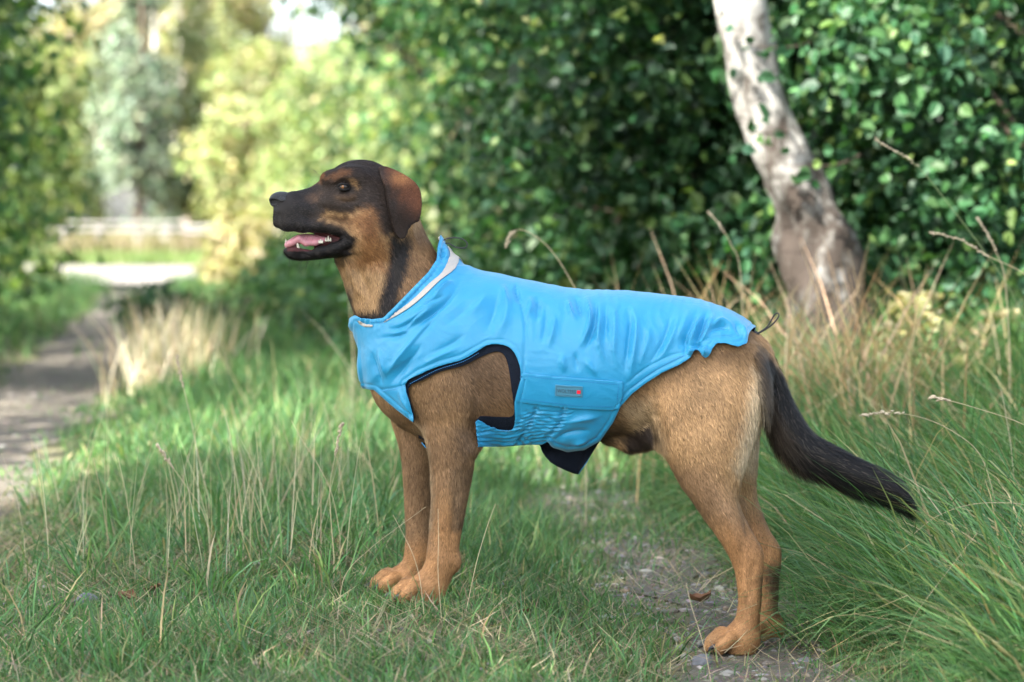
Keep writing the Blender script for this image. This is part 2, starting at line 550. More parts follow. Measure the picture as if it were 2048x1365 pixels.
def paw(Fd, c):
    """four toes and the heel of a foot; c = middle of the sole"""
    x, v, z = c
    Fd.add(ball((x + .016, v, z + .030), (.036, .028, .030)), .018)
    out = []
    for dv, dx, s in ((-.0345, -.014, .94), (-.0122, -.036, 1), (.0122, -.036, 1), (.0345, -.014, .94)):
        Fd.add(chain([(x + dx + .034, v + dv * .55, z + .040), (x + dx + .012, v + dv * .9, z + .036), (x + dx - .002, v + dv, z + .022), (x + dx - .008, v + dv, z + .014)],
                     [.0100, .0115 * s, .0128 * s, .0115 * s]), .0020)
        out.append((x + dx - .021, v + dv, z + .017))
    return out

h = .003
BF = Field((-.56, -.23, -.03), (.86, .23, 1.17), h)
BF.add(col_tube(TORSO, dp, egg=.04), 0)
for s, hw in ((-1, .0), (1, .0)):
    BF.add(ball(dp(905, 720) + np.array([0, s * .075, 0]), (.085, .050, .125)), .03)       # shoulder blades
    BF.add(ball(dp(1430, 775) + np.array([0, s * .058, 0]), (.105, .056, .125)), .03)      # haunches
BF.add(chord_tube(NECK, egg=-.10), .05)
for rows, v in ((F_NEAR, -VF), (F_FAR, VF), (H_NEAR, -VH), (H_FAR, VH)):
    BF.add(row_tube(rows, v), .022)
BF.add(chain([dp(945, 878, -VF), dp(952, 886, -VF)], [.016, .012]), .015)                 # elbow
BF.add(ball(dp(911, 1126, -VF), (.010, .010, .016)), .014)                                # pads above the wrists
BF.add(ball(dp(853, 1112, VF), (.010, .010, .016)), .014)
BF.add(chain([dp(1215, 866), dp(1258, 880), dp(1282, 880)], [.022, .021, .019]), .012)
BF.add(chain([dp(1275, 850), dp(1325, 880, -.05)], [.03, .02]), .03)
paws = {}
paws['fn'] = paw(BF, dp(838, 1206, -VF))
paws['ff'] = paw(BF, dp(795, 1186, VF))
paws['hn'] = paw(BF, dp(1466, 1307, -VH))
paws['hf'] = paw(BF, dp(1520, 1285, VH))
tp = np.array(TAIL, float)
tg = np.linspace(0, len(tp) - 1, 34)
tq = np.stack([cubic(np.arange(len(tp)), tp[:, j], tg) for j in range(3)], 1)
BF.add(chain(dp(tq[:, 0], tq[:, 1]), tq[:, 2] / 1010 * .86), .02)
# head
hs = lambda px, py, v=0.0: HEADP.pick(px, py, v)
H = lambda p: in_head(p)
def hcol(cols, egg=0.0):
    cols = np.array(cols, float)
    t = hs(cols[:, 0], cols[:, 1]); b = hs(cols[:, 0], cols[:, 2])
    return H(tube((t[:, 0] + b[:, 0]) / 2, b[:, 2], t[:, 2], cols[:, 3], 0.0, egg=egg))
BF.add(hcol(HEADC), .035)
for s in (-1, 1):
    BF.add(H(chain([hs(556, 446, s*.016), hs(575, 449, s*.026), hs(605, 451, s*.029), hs(640, 451, s*.031), hs(672, 455, s*.034), hs(694, 464, s*.038)], [.010, .0125, .013, .013, .0125, .010])), .012)   # lips
    BF.add(H(ball(hs(590, 425, s*.020), (.032, .019, .026))), .015)
    BF.add(H(ball(hs(664, 358, s*.030), (.024, .018, .017))), .018)      # brows
    BF.add(H(ball(hs(705, 352, s*.042), (.028, .018, .018))), .02)
    BF.add(H(ball(hs(742, 462, s*.046), (.042, .026, .046))), .03)       # cheeks
    BF.add(H(ball(hs(680, 410, s*.038), (.035, .016, .020))), .02)       # cheekbones
    BF.add(H(ball(hs(687, 374, s*.066), (.017, .014, .0125))), .010, 's')
BF.add(hcol(JAWC), .006)
for s in (-1, 1):
    BF.add(H(chain([hs(618, 507, s*.026), hs(640, 503, s*.030), hs(668, 497, s*.036), hs(690, 486, s*.040), hs(702, 472, s*.042)], [.0045, .0075, .009, .0085, .007])), .006)
    BF.add(H(chain([hs(572, 500, s*.010), hs(590, 501, s*.019), hs(615, 504, s*.025)], [.0045, .005, .005])), .004)
T_ = np.array([(628, 468, 500, .018), (660, 466, 500, .024), (690, 466, 496, .030), (720, 462, 500, .035)], float)
BF.add(hcol(T_), .004)
bV, bF = BF.mesh()
bV = relax(bV, bF, 3)
def body_dist(P):
    """distance from the body's skin at points, read from the field"""
    q = ((P - BF.lo) / BF.h).clip(0, BF.n - 1.001)
    i = q.astype(int); t = q - i
    out = 0
    for dx in (0, 1):
        for dy in (0, 1):
            for dz in (0, 1):
                w = np.abs(1 - dx - t[:, 0]) * np.abs(1 - dy - t[:, 1]) * np.abs(1 - dz - t[:, 2])
                out = out + w * BF.f[i[:, 0]+dx, i[:, 1]+dy, i[:, 2]+dz]
    return out

def near_px(V):
    """photo pixel of a vertex, or of its mirror on the near side; the head is mirrored in its own plane"""
    body = V.copy(); body[:, 1] = -np.abs(body[:, 1])
    P = to_pix(DOG.world(body))
    L = hl(V); L[:, 1] = -np.abs(L[:, 1])
    Q = to_pix(HEADP.world(L))
    q0 = to_pix(DOG.world(V))
    w = smoothstep(0, 60, (840 - q0[:, 0]) - .9 * (q0[:, 1] - 470).clip(-60, None)) * (q0[:, 1] < 640)
    return P * (1 - w[:, None]) + Q * w[:, None], w
bP, bHW = near_px(bV)
MUSCLE = [  # sinews and creases of skin: (line, height mm, half width px)
    ([(1470, 965), (1484, 1010), (1496, 1060), (1508, 1096)], -6, 9), ([(1440, 1000), (1466, 1060), (1484, 1110)], 3, 12), ([(1508, 1110), (1504, 1160), (1500, 1210)], -2.5, 8),
    ([(1330, 940), (1372, 1000), (1420, 1080)], 2.5, 14), ([(1304, 800), (1312, 850), (1328, 900)], -6, 16), ([(1400, 700), (1380, 780), (1390, 860)], 4, 30), ([(1480, 720), (1480, 800), (1470, 880)], -4, 22),
    ([(915, 950), (908, 1030), (902, 1095)], -3.5, 7), ([(893, 930), (886, 1020), (882, 1090)], 2.5, 12), ([(940, 880), (955, 820), (958, 750)], -6, 14), ([(900, 740), (880, 790), (870, 850)], 4, 28),
    ([(944, 880), (950, 895), (940, 915)], 4, 12), ([(860, 870), (868, 930), (870, 1000)], 2, 12), ([(676, 520), (694, 556), (712, 585)], -7, 6), ([(690, 524), (712, 565), (730, 600)], 6, 8), ([(706, 524), (728, 560), (742, 600)], -4, 8),
    ([(742, 520), (760, 560), (764, 610)], 3, 14), ([(772, 500), (786, 560), (780, 610)], -4, 12), ([(700, 404), (720, 430), (726, 470)], -3, 10), ([(620, 410), (650, 418), (680, 426)], -2.5, 9), ([(665, 388), (690, 396), (716, 390)], 2.2, 5), ([(668, 396), (692, 404), (720, 398)], -2, 5),
    ([(655, 372), (668, 362), (686, 354), (706, 360)], 2.4, 5), ([(590, 408), (600, 430), (640, 446)], -1.5, 7), ([(560, 424), (556, 440), (562, 458)], -1.5, 4),
]
bN = vnormals(bV, bF)
bD = np.zeros(len(bV))
for line, a, w in MUSCLE:
    L = smooth_poly(line, 5, closed=False)
    k = np.where((bP[:, 0] > L[:, 0].min()-3*w) & (bP[:, 0] < L[:, 0].max()+3*w) & (bP[:, 1] > L[:, 1].min()-3*w) & (bP[:, 1] < L[:, 1].max()+3*w))[0]
    d, pos, _ = line_d(bP[k], L)
    bD[k] += a*.001*np.exp(-(d/w)**2) * smoothstep(0, .3, pos) * smoothstep(0, .3, 1-pos)
bV = bV + bN * bD[:, None]
bN = vnormals(bV, bF)

# ---- coat pattern
BLACK = (.016, .014, .014); DARK = (.032, .023, .019); SABLE = (.12, .078, .048); TAN = (.30, .165, .078); FAWN = (.43, .262, .128)
RUST = (.20, .082, .030); CREAM = (.66, .52, .34); ORANGE = (.38, .200, .088); BROWN = (.23, .135, .066)  # ORANGE: tan of the lower legs with some warm light put into it
PAINT = [  # (outline in the side view, colour, edge softness in pixels)
    ([(640, 300), (1600, 300), (1600, 1400), (640, 1400)], FAWN, 30),
    ([(812, 640), (1060, 640), (1060, 860), (960, 880), (850, 850), (812, 780)], BROWN, 45),
    ([(900, 700), (1040, 690), (1040, 800), (940, 830)], (.155, .096, .057), 35),
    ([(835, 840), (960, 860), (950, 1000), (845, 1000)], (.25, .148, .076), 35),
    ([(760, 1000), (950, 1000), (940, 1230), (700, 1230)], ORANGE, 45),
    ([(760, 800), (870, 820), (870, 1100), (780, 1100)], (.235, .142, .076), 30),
    ([(1200, 690), (1500, 650), (1510, 715), (1400, 740), (1320, 775), (1240, 870), (1190, 870)], BROWN, 26),
    ([(905, 850), (950, 850), (958, 900), (925, 920)], (.15, .095, .057), 16), ([(826, 840), (850, 850), (868, 960), (866, 1060), (858, 1060)], (.36, .25, .15), 8), ([(900, 930), (945, 930), (925, 1060), (905, 1060)], (.20, .125, .07), 10),
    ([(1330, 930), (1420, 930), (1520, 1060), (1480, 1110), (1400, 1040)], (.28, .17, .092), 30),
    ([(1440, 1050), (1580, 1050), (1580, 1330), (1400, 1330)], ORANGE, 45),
    ([(1520, 1150), (1580, 1140), (1575, 1260), (1538, 1250)], SABLE, 14),
    ([(1325, 930), (1356, 960), (1392, 1010), (1380, 1020)], (.16, .10, .06), 14),
    ([(1508, 735), (1540, 730), (1535, 850), (1492, 955), (1468, 930), (1488, 850)], CREAM, 20),
    ([(1236, 800), (1300, 800), (1330, 900), (1260, 880)], (.45, .32, .19), 22),
    ([(1240, 862), (1300, 848), (1312, 872), (1290, 900), (1240, 905)], DARK, 9),
    ([(1180, 860), (1240, 840), (1245, 870), (1190, 900)], SABLE, 14),
    # neck
    ([(640, 500), (770, 480), (800, 640), (700, 660)], (.38, .235, .115), 15),
    ([(800, 480), (850, 430), (900, 500), (830, 600), (770, 660), (785, 560)], (.22, .127, .062), 14),
    ([(776, 468), (822, 475), (812, 540), (796, 590), (802, 625), (760, 660), (690, 650), (715, 620), (752, 618), (768, 560), (772, 510)], BLACK, 9),  # black neck band; its foot also carries the shadow under the collar
    ([(680, 575), (700, 575), (712, 640), (690, 640)], BLACK, 7),
    # head
    ([(520, 300), (790, 300), (800, 400), (790, 470), (760, 470), (735, 425), (712, 420), (700, 430), (650, 425), (640, 440), (690, 455), (716, 478), (705, 505), (670, 522), (540, 530)], DARK, 8),
    ([(535, 370), (620, 372), (640, 400), (620, 440), (690, 462), (700, 520), (540, 530)], BLACK, 16),
    ([(712, 424), (735, 414), (750, 425), (762, 470), (775, 490), (770, 540), (700, 530), (716, 500), (720, 475), (700, 452), (680, 444), (694, 436)], (.235, .115, .048), 13),
    ([(720, 440), (745, 430), (752, 470), (735, 485)], (.165, .074, .030), 10),
    ([(650, 360), (662, 349), (684, 338), (698, 341), (700, 349), (686, 352), (668, 361)], (.135, .060, .027), 6),
    ([(620, 372), (624, 352), (646, 338), (650, 342), (640, 366)], RUST, 5),
    ([(694, 356), (708, 360), (716, 376), (710, 382), (702, 368)], BROWN, 4),
    ([(664, 392), (690, 392), (714, 386), (704, 402), (676, 404)], (.085, .052, .032), 6),
    ([(612, 392), (640, 388), (634, 404), (616, 402)], (.075, .045, .030), 8),
    ([(640, 432), (690, 430), (705, 450), (670, 446)], (.11, .060, .032), 9),
    ([(668, 372), (687, 361), (708, 376), (690, 387), (676, 384)], BLACK, 3),
    ([(540, 452), (600, 462), (640, 466), (690, 466), (706, 474), (700, 500), (660, 512), (610, 522), (560, 522)], (.012, .011, .012), 4),
]
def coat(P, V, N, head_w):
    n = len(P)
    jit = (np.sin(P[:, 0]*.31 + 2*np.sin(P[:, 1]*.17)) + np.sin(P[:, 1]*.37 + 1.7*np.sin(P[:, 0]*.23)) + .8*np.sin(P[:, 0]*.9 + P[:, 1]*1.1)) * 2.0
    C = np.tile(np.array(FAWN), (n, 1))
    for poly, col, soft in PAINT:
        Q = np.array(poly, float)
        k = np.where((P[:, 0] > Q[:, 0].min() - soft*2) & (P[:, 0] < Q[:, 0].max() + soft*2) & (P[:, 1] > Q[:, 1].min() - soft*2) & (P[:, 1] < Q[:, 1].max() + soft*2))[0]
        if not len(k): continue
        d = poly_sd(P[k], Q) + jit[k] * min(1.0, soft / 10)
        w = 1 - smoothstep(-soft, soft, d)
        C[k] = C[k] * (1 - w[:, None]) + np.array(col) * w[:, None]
    big = np.sin(P[:, 0]*.045 + 1.6*np.sin(P[:, 1]*.03)) + np.sin(P[:, 1]*.052 + 1.8*np.sin(P[:, 0]*.037)) + .7*np.sin(P[:, 0]*.15 + P[:, 1]*.10 + 2*np.sin(P[:, 1]*.06))
    C *= .90 * (1 + .085 * big)[:, None]
    # tail: black with brown under-hair near the root
    d, pos, side = line_d(P, tp[:, :2])
    wr = 20 + 14 * smoothstep(.04, .22, pos)
    w = smoothstep(0, 10, wr - d) * smoothstep(0.01, .07, pos)
    under = smoothstep(-5, 14, side * d) * (1 - smoothstep(.12, .55, pos)) * .5
    tc = np.array((.009, .009, .010)) * (1 - under[:, None]) + np.array((.13, .092, .06)) * under[:, None]
    C = C * (1 - w[:, None]) + tc * w[:, None]
    # inside of the mouth
    L = hl(V)
    mo = (head_w > .5) & (np.abs(L[:, 1]) < .030) & (P[:, 0] > 575) & (P[:, 0] < 706) & (P[:, 1] > 455) & (P[:, 1] < 504)
    C[mo] = (.060, .020, .022)
    return C, w
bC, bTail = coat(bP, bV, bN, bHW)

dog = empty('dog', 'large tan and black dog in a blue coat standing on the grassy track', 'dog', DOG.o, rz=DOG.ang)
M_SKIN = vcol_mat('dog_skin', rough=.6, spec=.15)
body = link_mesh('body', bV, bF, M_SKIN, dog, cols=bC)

# ---- jacket
JACKET = [(696, 640), (709, 631), (720, 637), (743, 639), (766, 636), (788, 615), (822, 580), (857, 544), (874, 518), (876, 494), (881, 476), (885, 440), (1560, 440), (1560, 640),
          (1512, 652), (1503, 660), (1498, 668), (1494, 686), (1478, 693), (1466, 691), (1450, 686), (1434, 687), (1425, 697), (1420, 709), (1412, 716), (1404, 712), (1398, 702), (1392, 698), (1387, 704),
          (1380, 716), (1360, 729), (1322, 747), (1290, 768), (1264, 788), (1241, 814), (1226, 846), (1200, 883), (1168, 901), (1135, 905), (1106, 896), (1094, 884), (1084, 890), (1058, 890), (1010, 894), (955, 894), (880, 935),
          (838, 880), (832, 850), (812, 835), (790, 818), (766, 797), (748, 781), (690, 772)]
ARM = [(810, 770), (840, 749), (878, 733), (924, 720), (954, 703), (977, 690), (1004, 690), (1023, 699), (1036, 722), (1042, 752), (1035, 787), (1029, 806), (1030, 840), (1025, 859), (1008, 863), (977, 853), (951, 845), (953, 935), (834, 935), (826, 832)]
ARM_IN = [(816, 778), (845, 761), (880, 744), (926, 732), (958, 716), (985, 705), (1003, 706), (1013, 720), (1019, 748), (1023, 778), (1026, 800), (1026, 833), (990, 835), (951, 842), (953, 935), (834, 935), (828, 836)]
COLLAR = [(690, 600, 862, 440, .082), (708, 640, 884, 478, .088), (722, 668, 905, 505, .094), (734, 690, 930, 535, .100), (746, 735, 960, 590, .104)]

def garment_field(off, with_collar=True):
    F = Field((-.37, -.22, .25), (.56, .22, 1.06), .003)
    F.add(col_tube(TORSO, dp, egg=.04, off=off), 0)
    for s in (-1, 1):
        F.add(ball(dp(905, 715) + np.array([0, s * .075, 0]), (.085+off, .050+off, .125+off)), .04)
        F.add(ball(dp(1430, 775) + np.array([0, s * .058, 0]), (.105+off, .056+off, .125+off)), .05)
        F.add(row_tube([(r[0], r[1], r[2], r[3], r[4] * (1 if s < 0 else -1)) for r in F_NEAR[:7]] if s < 0 else F_FAR[:5], s * VF, off=off), .04)
    F.add(ball(dp(1158, 845), (.075, .095, .055)), .04)               # slack of the belly panel
    F.add(chord_tube(NECK[4:], off=off, egg=-.1), .05)
    F.add(chord_tube(COLLAR, off=off - .010, egg=-.1), .03)
    V, Q = F.mesh()
    for _ in range(3):
        N = vnormals(V, Q)
        push = np.clip(off * .75 - body_dist(V), 0, .03)
        push[body_dist(V) < -.03] = 0
        V = V + N * push[:, None]
        V = relax(V, Q, 2)
    V = relax(V, Q, 2)
    return V, tris(Q)

FOLDS = [  # (line in the side view, height in mm, half width in pixels); minus = a groove
    ([(1058, 590), (1062, 612), (1053, 640)], 4, 6), ([(1075, 588), (1076, 615), (1072, 650)], -4, 7), ([(1106, 622), (1109, 650), (1097, 700)], 4, 7), ([(1090, 600), (1092, 640), (1080, 700)], -3, 8),
    ([(1135, 596), (1142, 624), (1155, 645)], 5, 5), ([(1150, 588), (1158, 615), (1166, 640)], -5, 5), ([(1170, 584), (1181, 637), (1168, 680), (1150, 700)], 6, 6), ([(1188, 590), (1192, 630), (1182, 672), (1165, 712)], -5, 6),
    ([(1200, 598), (1198, 646), (1198, 690), (1216, 735)], 5, 6), ([(1212, 600), (1212, 640), (1210, 690)], -4, 6), ([(1222, 596), (1230, 640), (1228, 700), (1240, 740)], 4, 8), ([(1243, 602), (1260, 636), (1257, 690), (1247, 756)], -5, 7),
    ([(1256, 605), (1272, 640), (1268, 700), (1258, 770)], 5, 9), ([(1120, 705), (1128, 735), (1122, 748)], 3, 7), ([(1150, 700), (1154, 735), (1162, 745)], -3, 6), ([(1165, 715), (1190, 745), (1200, 750)], 3, 6),
    ([(1335, 612), (1342, 633), (1322, 691), (1290, 740)], -4, 8), ([(1352, 612), (1356, 640), (1338, 690), (1310, 730)], 4, 9), ([(1300, 640), (1296, 680), (1276, 740)], 3, 10),
    ([(1396, 604), (1390, 633), (1364, 690), (1350, 715)], -4, 8), ([(1377, 612), (1372, 640), (1350, 690)], 3, 8), ([(1416, 616), (1402, 660), (1386, 700)], -9, 6), ([(1428, 622), (1415, 662), (1398, 690)], 6, 7), ([(1402, 622), (1386, 668), (1374, 700)], 5, 6),
    ([(1412, 680), (1424, 660), (1446, 652), (1466, 668)], -6, 7), ([(1418, 668), (1440, 642), (1470, 655)], 5, 7), ([(1470, 642), (1476, 660), (1482, 676)], -4, 5), ([(1482, 645), (1490, 668), (1486, 684)], 4, 5),
    ([(1366, 668), (1372, 690), (1366, 712)], -6, 6), ([(1410, 690), (1410, 716)], 9, 7), ([(1396, 684), (1394, 700)], -8, 6), ([(1384, 694), (1380, 712)], 7, 6),
    # collar
    ([(736, 680), (770, 676), (804, 668), (848, 639), (901, 594), (929, 545)], -7, 7), ([(772, 658), (815, 644), (858, 612), (896, 566), (916, 532)], 5, 15), ([(766, 658), (802, 655), (853, 622)], -4, 5), ([(770, 668), (815, 662), (860, 628)], 4, 5), ([(817, 650), (845, 634), (868, 612)], 5, 5), ([(834, 618), (870, 602), (892, 590)], -4, 4),
    ([(866, 600), (889, 574), (910, 562)], 4, 4), ([(869, 590), (892, 566), (906, 556)], -4, 4), ([(775, 640), (805, 612), (840, 578)], -2.5, 3), ([(884, 492), (886, 508), (880, 520)], -4, 4), ([(892, 500), (893, 516)], 3, 3),
    # shoulder and breast
    ([(762, 764), (806, 707), (863, 638)], 4, 8), ([(775, 775), (812, 730), (850, 680)], -4, 9), ([(816, 700), (846, 664), (880, 628)], -3, 7), ([(832, 738), (880, 712), (930, 690)], 3, 9), ([(850, 712), (900, 690), (940, 660)], -2.5, 10),
    ([(742, 700), (752, 740), (768, 775)], -4, 6), ([(755, 690), (764, 725), (772, 760)], 3, 6), ([(1000, 572), (986, 630), (968, 672)], -4, 14), ([(1020, 580), (1010, 640), (990, 680)], 4, 14), ([(1006, 566), (1016, 620)], 4, 7),
    ([(1028, 572), (1040, 610)], -4, 6), ([(930, 640), (960, 610), (975, 585)], 3, 14), ([(880, 660), (925, 625), (950, 600)], -2, 14), ([(820, 790), (822, 820), (830, 842)], -3, 5), ([(795, 775), (806, 800), (824, 835)], 3, 6),
    # seams
    ([(1030, 566), (1049, 638), (1049, 707), (1043, 764)], -2.2, 2.6), ([(760, 780), (790, 776), (812, 769)], -2, 2.4), ([(1250, 770), (1290, 738), (1340, 712), (1378, 702)], -1.6, 2.4), ([(1380, 702), (1420, 676), (1470, 672)], -1.6, 2.4),
    ([(1100, 884), (1140, 868), (1190, 862)], -5, 9), ([(1120, 850), (1165, 838), (1210, 832)], 4, 10), ([(1140, 890), (1180, 880)], 3, 6),
]
def drape(V, T, P):
    N = vnormals(V, T)
    D = np.zeros(len(V))
    for line, a, w in FOLDS:
        L = smooth_poly(line, 6, closed=False)
        k = np.where((P[:, 0] > L[:, 0].min()-3*w) & (P[:, 0] < L[:, 0].max()+3*w) & (P[:, 1] > L[:, 1].min()-3*w) & (P[:, 1] < L[:, 1].max()+3*w))[0]
        if not len(k): continue
        d, pos, _ = line_d(P[k], L)
        end = smoothstep(0, .42, pos) * smoothstep(0, .42, 1 - pos) * 1.15 if w > 3 else smoothstep(0, .04, pos) * smoothstep(0, .04, 1 - pos)
        D[k] += a * (.0016 if a < 0 else .0018) * np.exp(-(d / (w * .75)) ** 1.25) * end
    # gathers of the elastic belly band
    band = np.clip(1 - np.maximum(poly_sd(P, [(948, 850), (1020, 868), (1062, 822), (1135, 822), (1118, 852), (1086, 884), (1040, 905), (948, 905)]), 0) / 14, 0, 1)
    band *= smoothstep(812, 826, P[:, 1])
    ph = (P[:, 1] - .10 * (P[:, 0] - 1060) + 4.0 * np.sin(P[:, 0] * .043 + 1) + 3.0*np.sin(P[:, 0]*.09 + P[:, 1]*.11) + 2.5*np.sin(P[:, 1]*.17)) / 10.5
    g = np.abs(np.sin(ph * math.pi)) - .55
    D += band * g * .0048 * (.35 + .65 * (.5 + .5*np.sin(P[:, 0]*.085 + P[:, 1]*.16 + 2.0*np.sin(P[:, 1]*.09)))) + band * .0012 * np.sin(P[:, 1]*.95 + 3*np.sin(P[:, 0]*.06) + P[:, 0]*.12)
    for line in ([(1072, 820), (1062, 846), (1036, 884)], [(1128, 818), (1122, 845), (1090, 882)]):
        d, pos, _ = line_d(P, line)
        D -= .0045 * np.exp(-(d / 5) ** 2)
        D += .0007 * np.exp(-(d / 12) ** 2) * np.sin(P[:, 1] * 1.05 + P[:, 0]*.35)
    # gathers along the collar's elastic edge
    d, pos, _ = line_d(P, [(720, 640), (743, 645), (768, 642), (790, 621), (826, 584), (861, 549), (880, 518), (884, 490)])
    D += .0013 * np.exp(-(d / 9) ** 2) * np.sin(pos * 150)
    # soft crinkles of the thin cloth
    D += .00022 * (np.sin(P[:, 0]*.13 + 3*np.sin(P[:, 1]*.045)) + np.sin(P[:, 1]*.11 + P[:, 0]*.06 + 2*np.sin(P[:, 0]*.05)))
    # fine drag lines of the cloth, running down the flank and slanting over the shoulder
    wx = P[:, 0] + 9*np.sin(P[:, 1]*.030 + 1.0) + 5*np.sin(P[:, 1]*.071 + P[:, 0]*.02); wy = P[:, 1] + 8*np.sin(P[:, 0]*.028)
    fl = smoothstep(1030, 1070, P[:, 0]) * smoothstep(748, 700, P[:, 1])
    q = wx*.165 - .020*wy
    D += fl * .0011 * (.35 - np.abs(np.sin(q)) ** .7) * (.5 + .5*np.sin(wy*.043 + 2*np.sin(wx*.033))) 
    sh = smoothstep(1030, 990, P[:, 0]) * smoothstep(560, 640, P[:, 1])
    q = (wx*.62 + wy*.78) * .105
    D += sh * .0010 * (.35 - np.abs(np.sin(q)) ** .7) * (.5 + .5*np.sin(wx*.035 - wy*.02))
    q = (wx*.5 - wy*.9) * .21 + 2.0*np.sin(wx*.05)
    D += .00055 * (.4 - np.abs(np.sin(q)) ** .6) * smoothstep(.0, 1.2, np.sin(wx*.041 + 1.3) + np.sin(wy*.052 + .5*wx*.04))
    # turned and stitched hems along every edge
    for poly in (JACKET, ARM):
        e = np.abs(poly_sd(P, smooth_poly(densify(poly), 2)))
        D += -.0016 * np.exp(-((e - 9.5) / 2.0) ** 2) + .0010 * np.exp(-((e - 4.5) / 3.2) ** 2)
    return V + N * D[:, None]

def mpx(V):
    b = V.copy(); b[:, 1] = -np.abs(b[:, 1])
    return to_pix(DOG.world(b))

gV, gT = garment_field(.013)
gP = mpx(gV)
gN0 = vnormals(gV, gT)
gV = drape(gV, gT, gP)
for _ in range(1):                                   # no fold sinks into the fur
    q = body_dist(gV); push = np.clip(.0060 - q, 0, .02); push[q < -.03] = 0
    gV = gV + gN0 * push[:, None]
gV = relax(gV, gT, 1, .4)
gP = mpx(gV)
gA = np.concatenate([gV, gP], 1)
def arm_sd(V, P, poly):
    return np.maximum(poly_sd(P, smooth_poly(poly, 3)) / 1000, .050 - np.abs(V[:, 1]))
def jacket_cut(V, T, A, outline, arm):
    V, T, A = clip_mesh(V, T, poly_sd(A[:, 3:5], smooth_poly(densify(outline), 2)), A)
    if arm is not None: V, T, A = clip_mesh(V, T, -arm_sd(A[:, :3], A[:, 3:5], arm), A)
    return V, T, A
jV, jT, jA = jacket_cut(gV, gT, gA, JACKET, ARM)

def cloth_mat(name, col, rough=.42):
    m, nt, p = new_mat(name)
    tc = nt.nodes.new('ShaderNodeTexCoord')
    p.inputs['Base Color'].default_value = (*col, 1)
    p.inputs['Roughness'].default_value = rough
    p.inputs['Specular IOR Level'].default_value = .42
    p.inputs['Sheen Weight'].default_value = .15
    n = nt.nodes.new('ShaderNodeTexNoise'); n.inputs['Scale'].default_value = 26; n.inputs['Detail'].default_value = 6; n.inputs['Distortion'].default_value = .8
    n2 = nt.nodes.new('ShaderNodeTexVoronoi'); n2.inputs['Scale'].default_value = 950
    nt.links.new(tc.outputs['Object'], n.inputs['Vector']); nt.links.new(tc.outputs['Object'], n2.inputs['Vector'])
    b = nt.nodes.new('ShaderNodeBump'); b.inputs['Strength'].default_value = .42; b.inputs['Distance'].default_value = .004
    b2 = nt.nodes.new('ShaderNodeBump'); b2.inputs['Strength'].default_value = .25; b2.inputs['Distance'].default_value = .0006
    nt.links.new(n.outputs['Fac'], b.inputs['Height']); nt.links.new(n2.outputs['Distance'], b2.inputs['Height'])
    nt.links.new(b.outputs[0], b2.inputs['Normal']); nt.links.new(b2.outputs[0], p.inputs['Normal'])
    mp = nt.nodes.new('ShaderNodeMapRange'); mp.inputs['To Min'].default_value = rough - .07; mp.inputs['To Max'].default_value = rough + .1
    nt.links.new(n.outputs['Fac'], mp.inputs['Value']); nt.links.new(mp.outputs[0], p.inputs['Roughness'])
    return m
M_BLUE = cloth_mat('blue_shell_cloth', (.012, .232, .44), rough=.39)
M_LINING = simple('dark_fleece', (.010, .014, .024), rough=.95, spec=.1, bump=.5, bscale=700)
M_EDGE = simple('blue_edging', (.022, .18, .38), rough=.6)
def thick(o, t, off=-1.0, rim=2):
    s = o.modifiers.new('thickness', 'SOLIDIFY'); s.thickness = t; s.offset = off; s.material_offset = 1; s.material_offset_rim = rim; s.use_even_offset = False
    return o
jacket = link_mesh('jacket', jV, jT, None, dog, mats=[M_BLUE, M_LINING, M_EDGE])
thick(jacket, .0022)

lV, lT = garment_field(.0055)
lP = mpx(lV)
lA = np.concatenate([lV, lP], 1)
lV, lT, lA = jacket_cut(lV, lT, lA, [(690, 622), (1050, 622), (1052, 870), (1030, 885), (955, 885), (880, 935), (838, 880), (832, 850), (812, 832), (766, 795), (690, 775)], ARM_IN)
dd = poly_sd(lA[:, 3:5], ARM)
lV, lT, lA = clip_mesh(lV, lT, dd - 14, lA)
lining = link_mesh('lining', lV, lT, M_LINING, jacket)
thick(lining, .0015)

def patch(name, poly, off, mats, parent, th=.0018, bulge=0.0, near_only=True, round_=3):
    k = poly_sd(gP, poly) < 12
    sub = k[gT].all(1)
    T = gT[sub]; u = np.unique(T); mp = np.full(len(gV), -1); mp[u] = np.arange(len(u))
    N = vnormals(gV, gT)
    V = gV[u] + N[u] * off; A = np.concatenate([V, gP[u]], 1); T = mp[T]
    if near_only: V, T, A = clip_mesh(V, T, A[:, 1] - .02, A)
    V, T, A = clip_mesh(V, T, poly_sd(A[:, 3:5], smooth_poly(poly, round_) if round_ else np.array(poly, float)), A)
    o = link_mesh(name, V, T, None, parent, mats=mats)
    return thick(o, th, rim=len(mats) - 1), V
STRIP = [(887, 476), (903, 487), (912, 500), (917, 515), (910, 538), (880, 562), (849, 592), (818, 617), (778, 641), (766, 646), (802, 620), (833, 594), (859, 568), (884, 546), (899, 513), (895, 494)]
M_STRIP = simple('pale_reflective_tape', (.37, .345, .31), rough=.38, spec=.6, bump=.15, bscale=300)
patch('reflective_strip', STRIP, .0022, [M_STRIP], jacket, th=.0012, near_only=False)
patch('reflective_strip', [(718, 641), (731, 648), (745, 650), (745, 654), (731, 654), (720, 648)], .0022, [M_STRIP], jacket, th=.0012)
FLAP = [(1046, 746), (1100, 752), (1150, 756), (1246, 763), (1243, 800), (1238, 815), (1226, 819), (1150, 816), (1090, 809), (1038, 803), (1031, 798), (1036, 780)]
flap, fV = patch('pocket_flap', FLAP, .0048, [M_BLUE, M_BLUE, M_EDGE], jacket, th=.0026, round_=0)
M_STITCH = simple('blue_stitching', (.012, .16, .40), rough=.7)
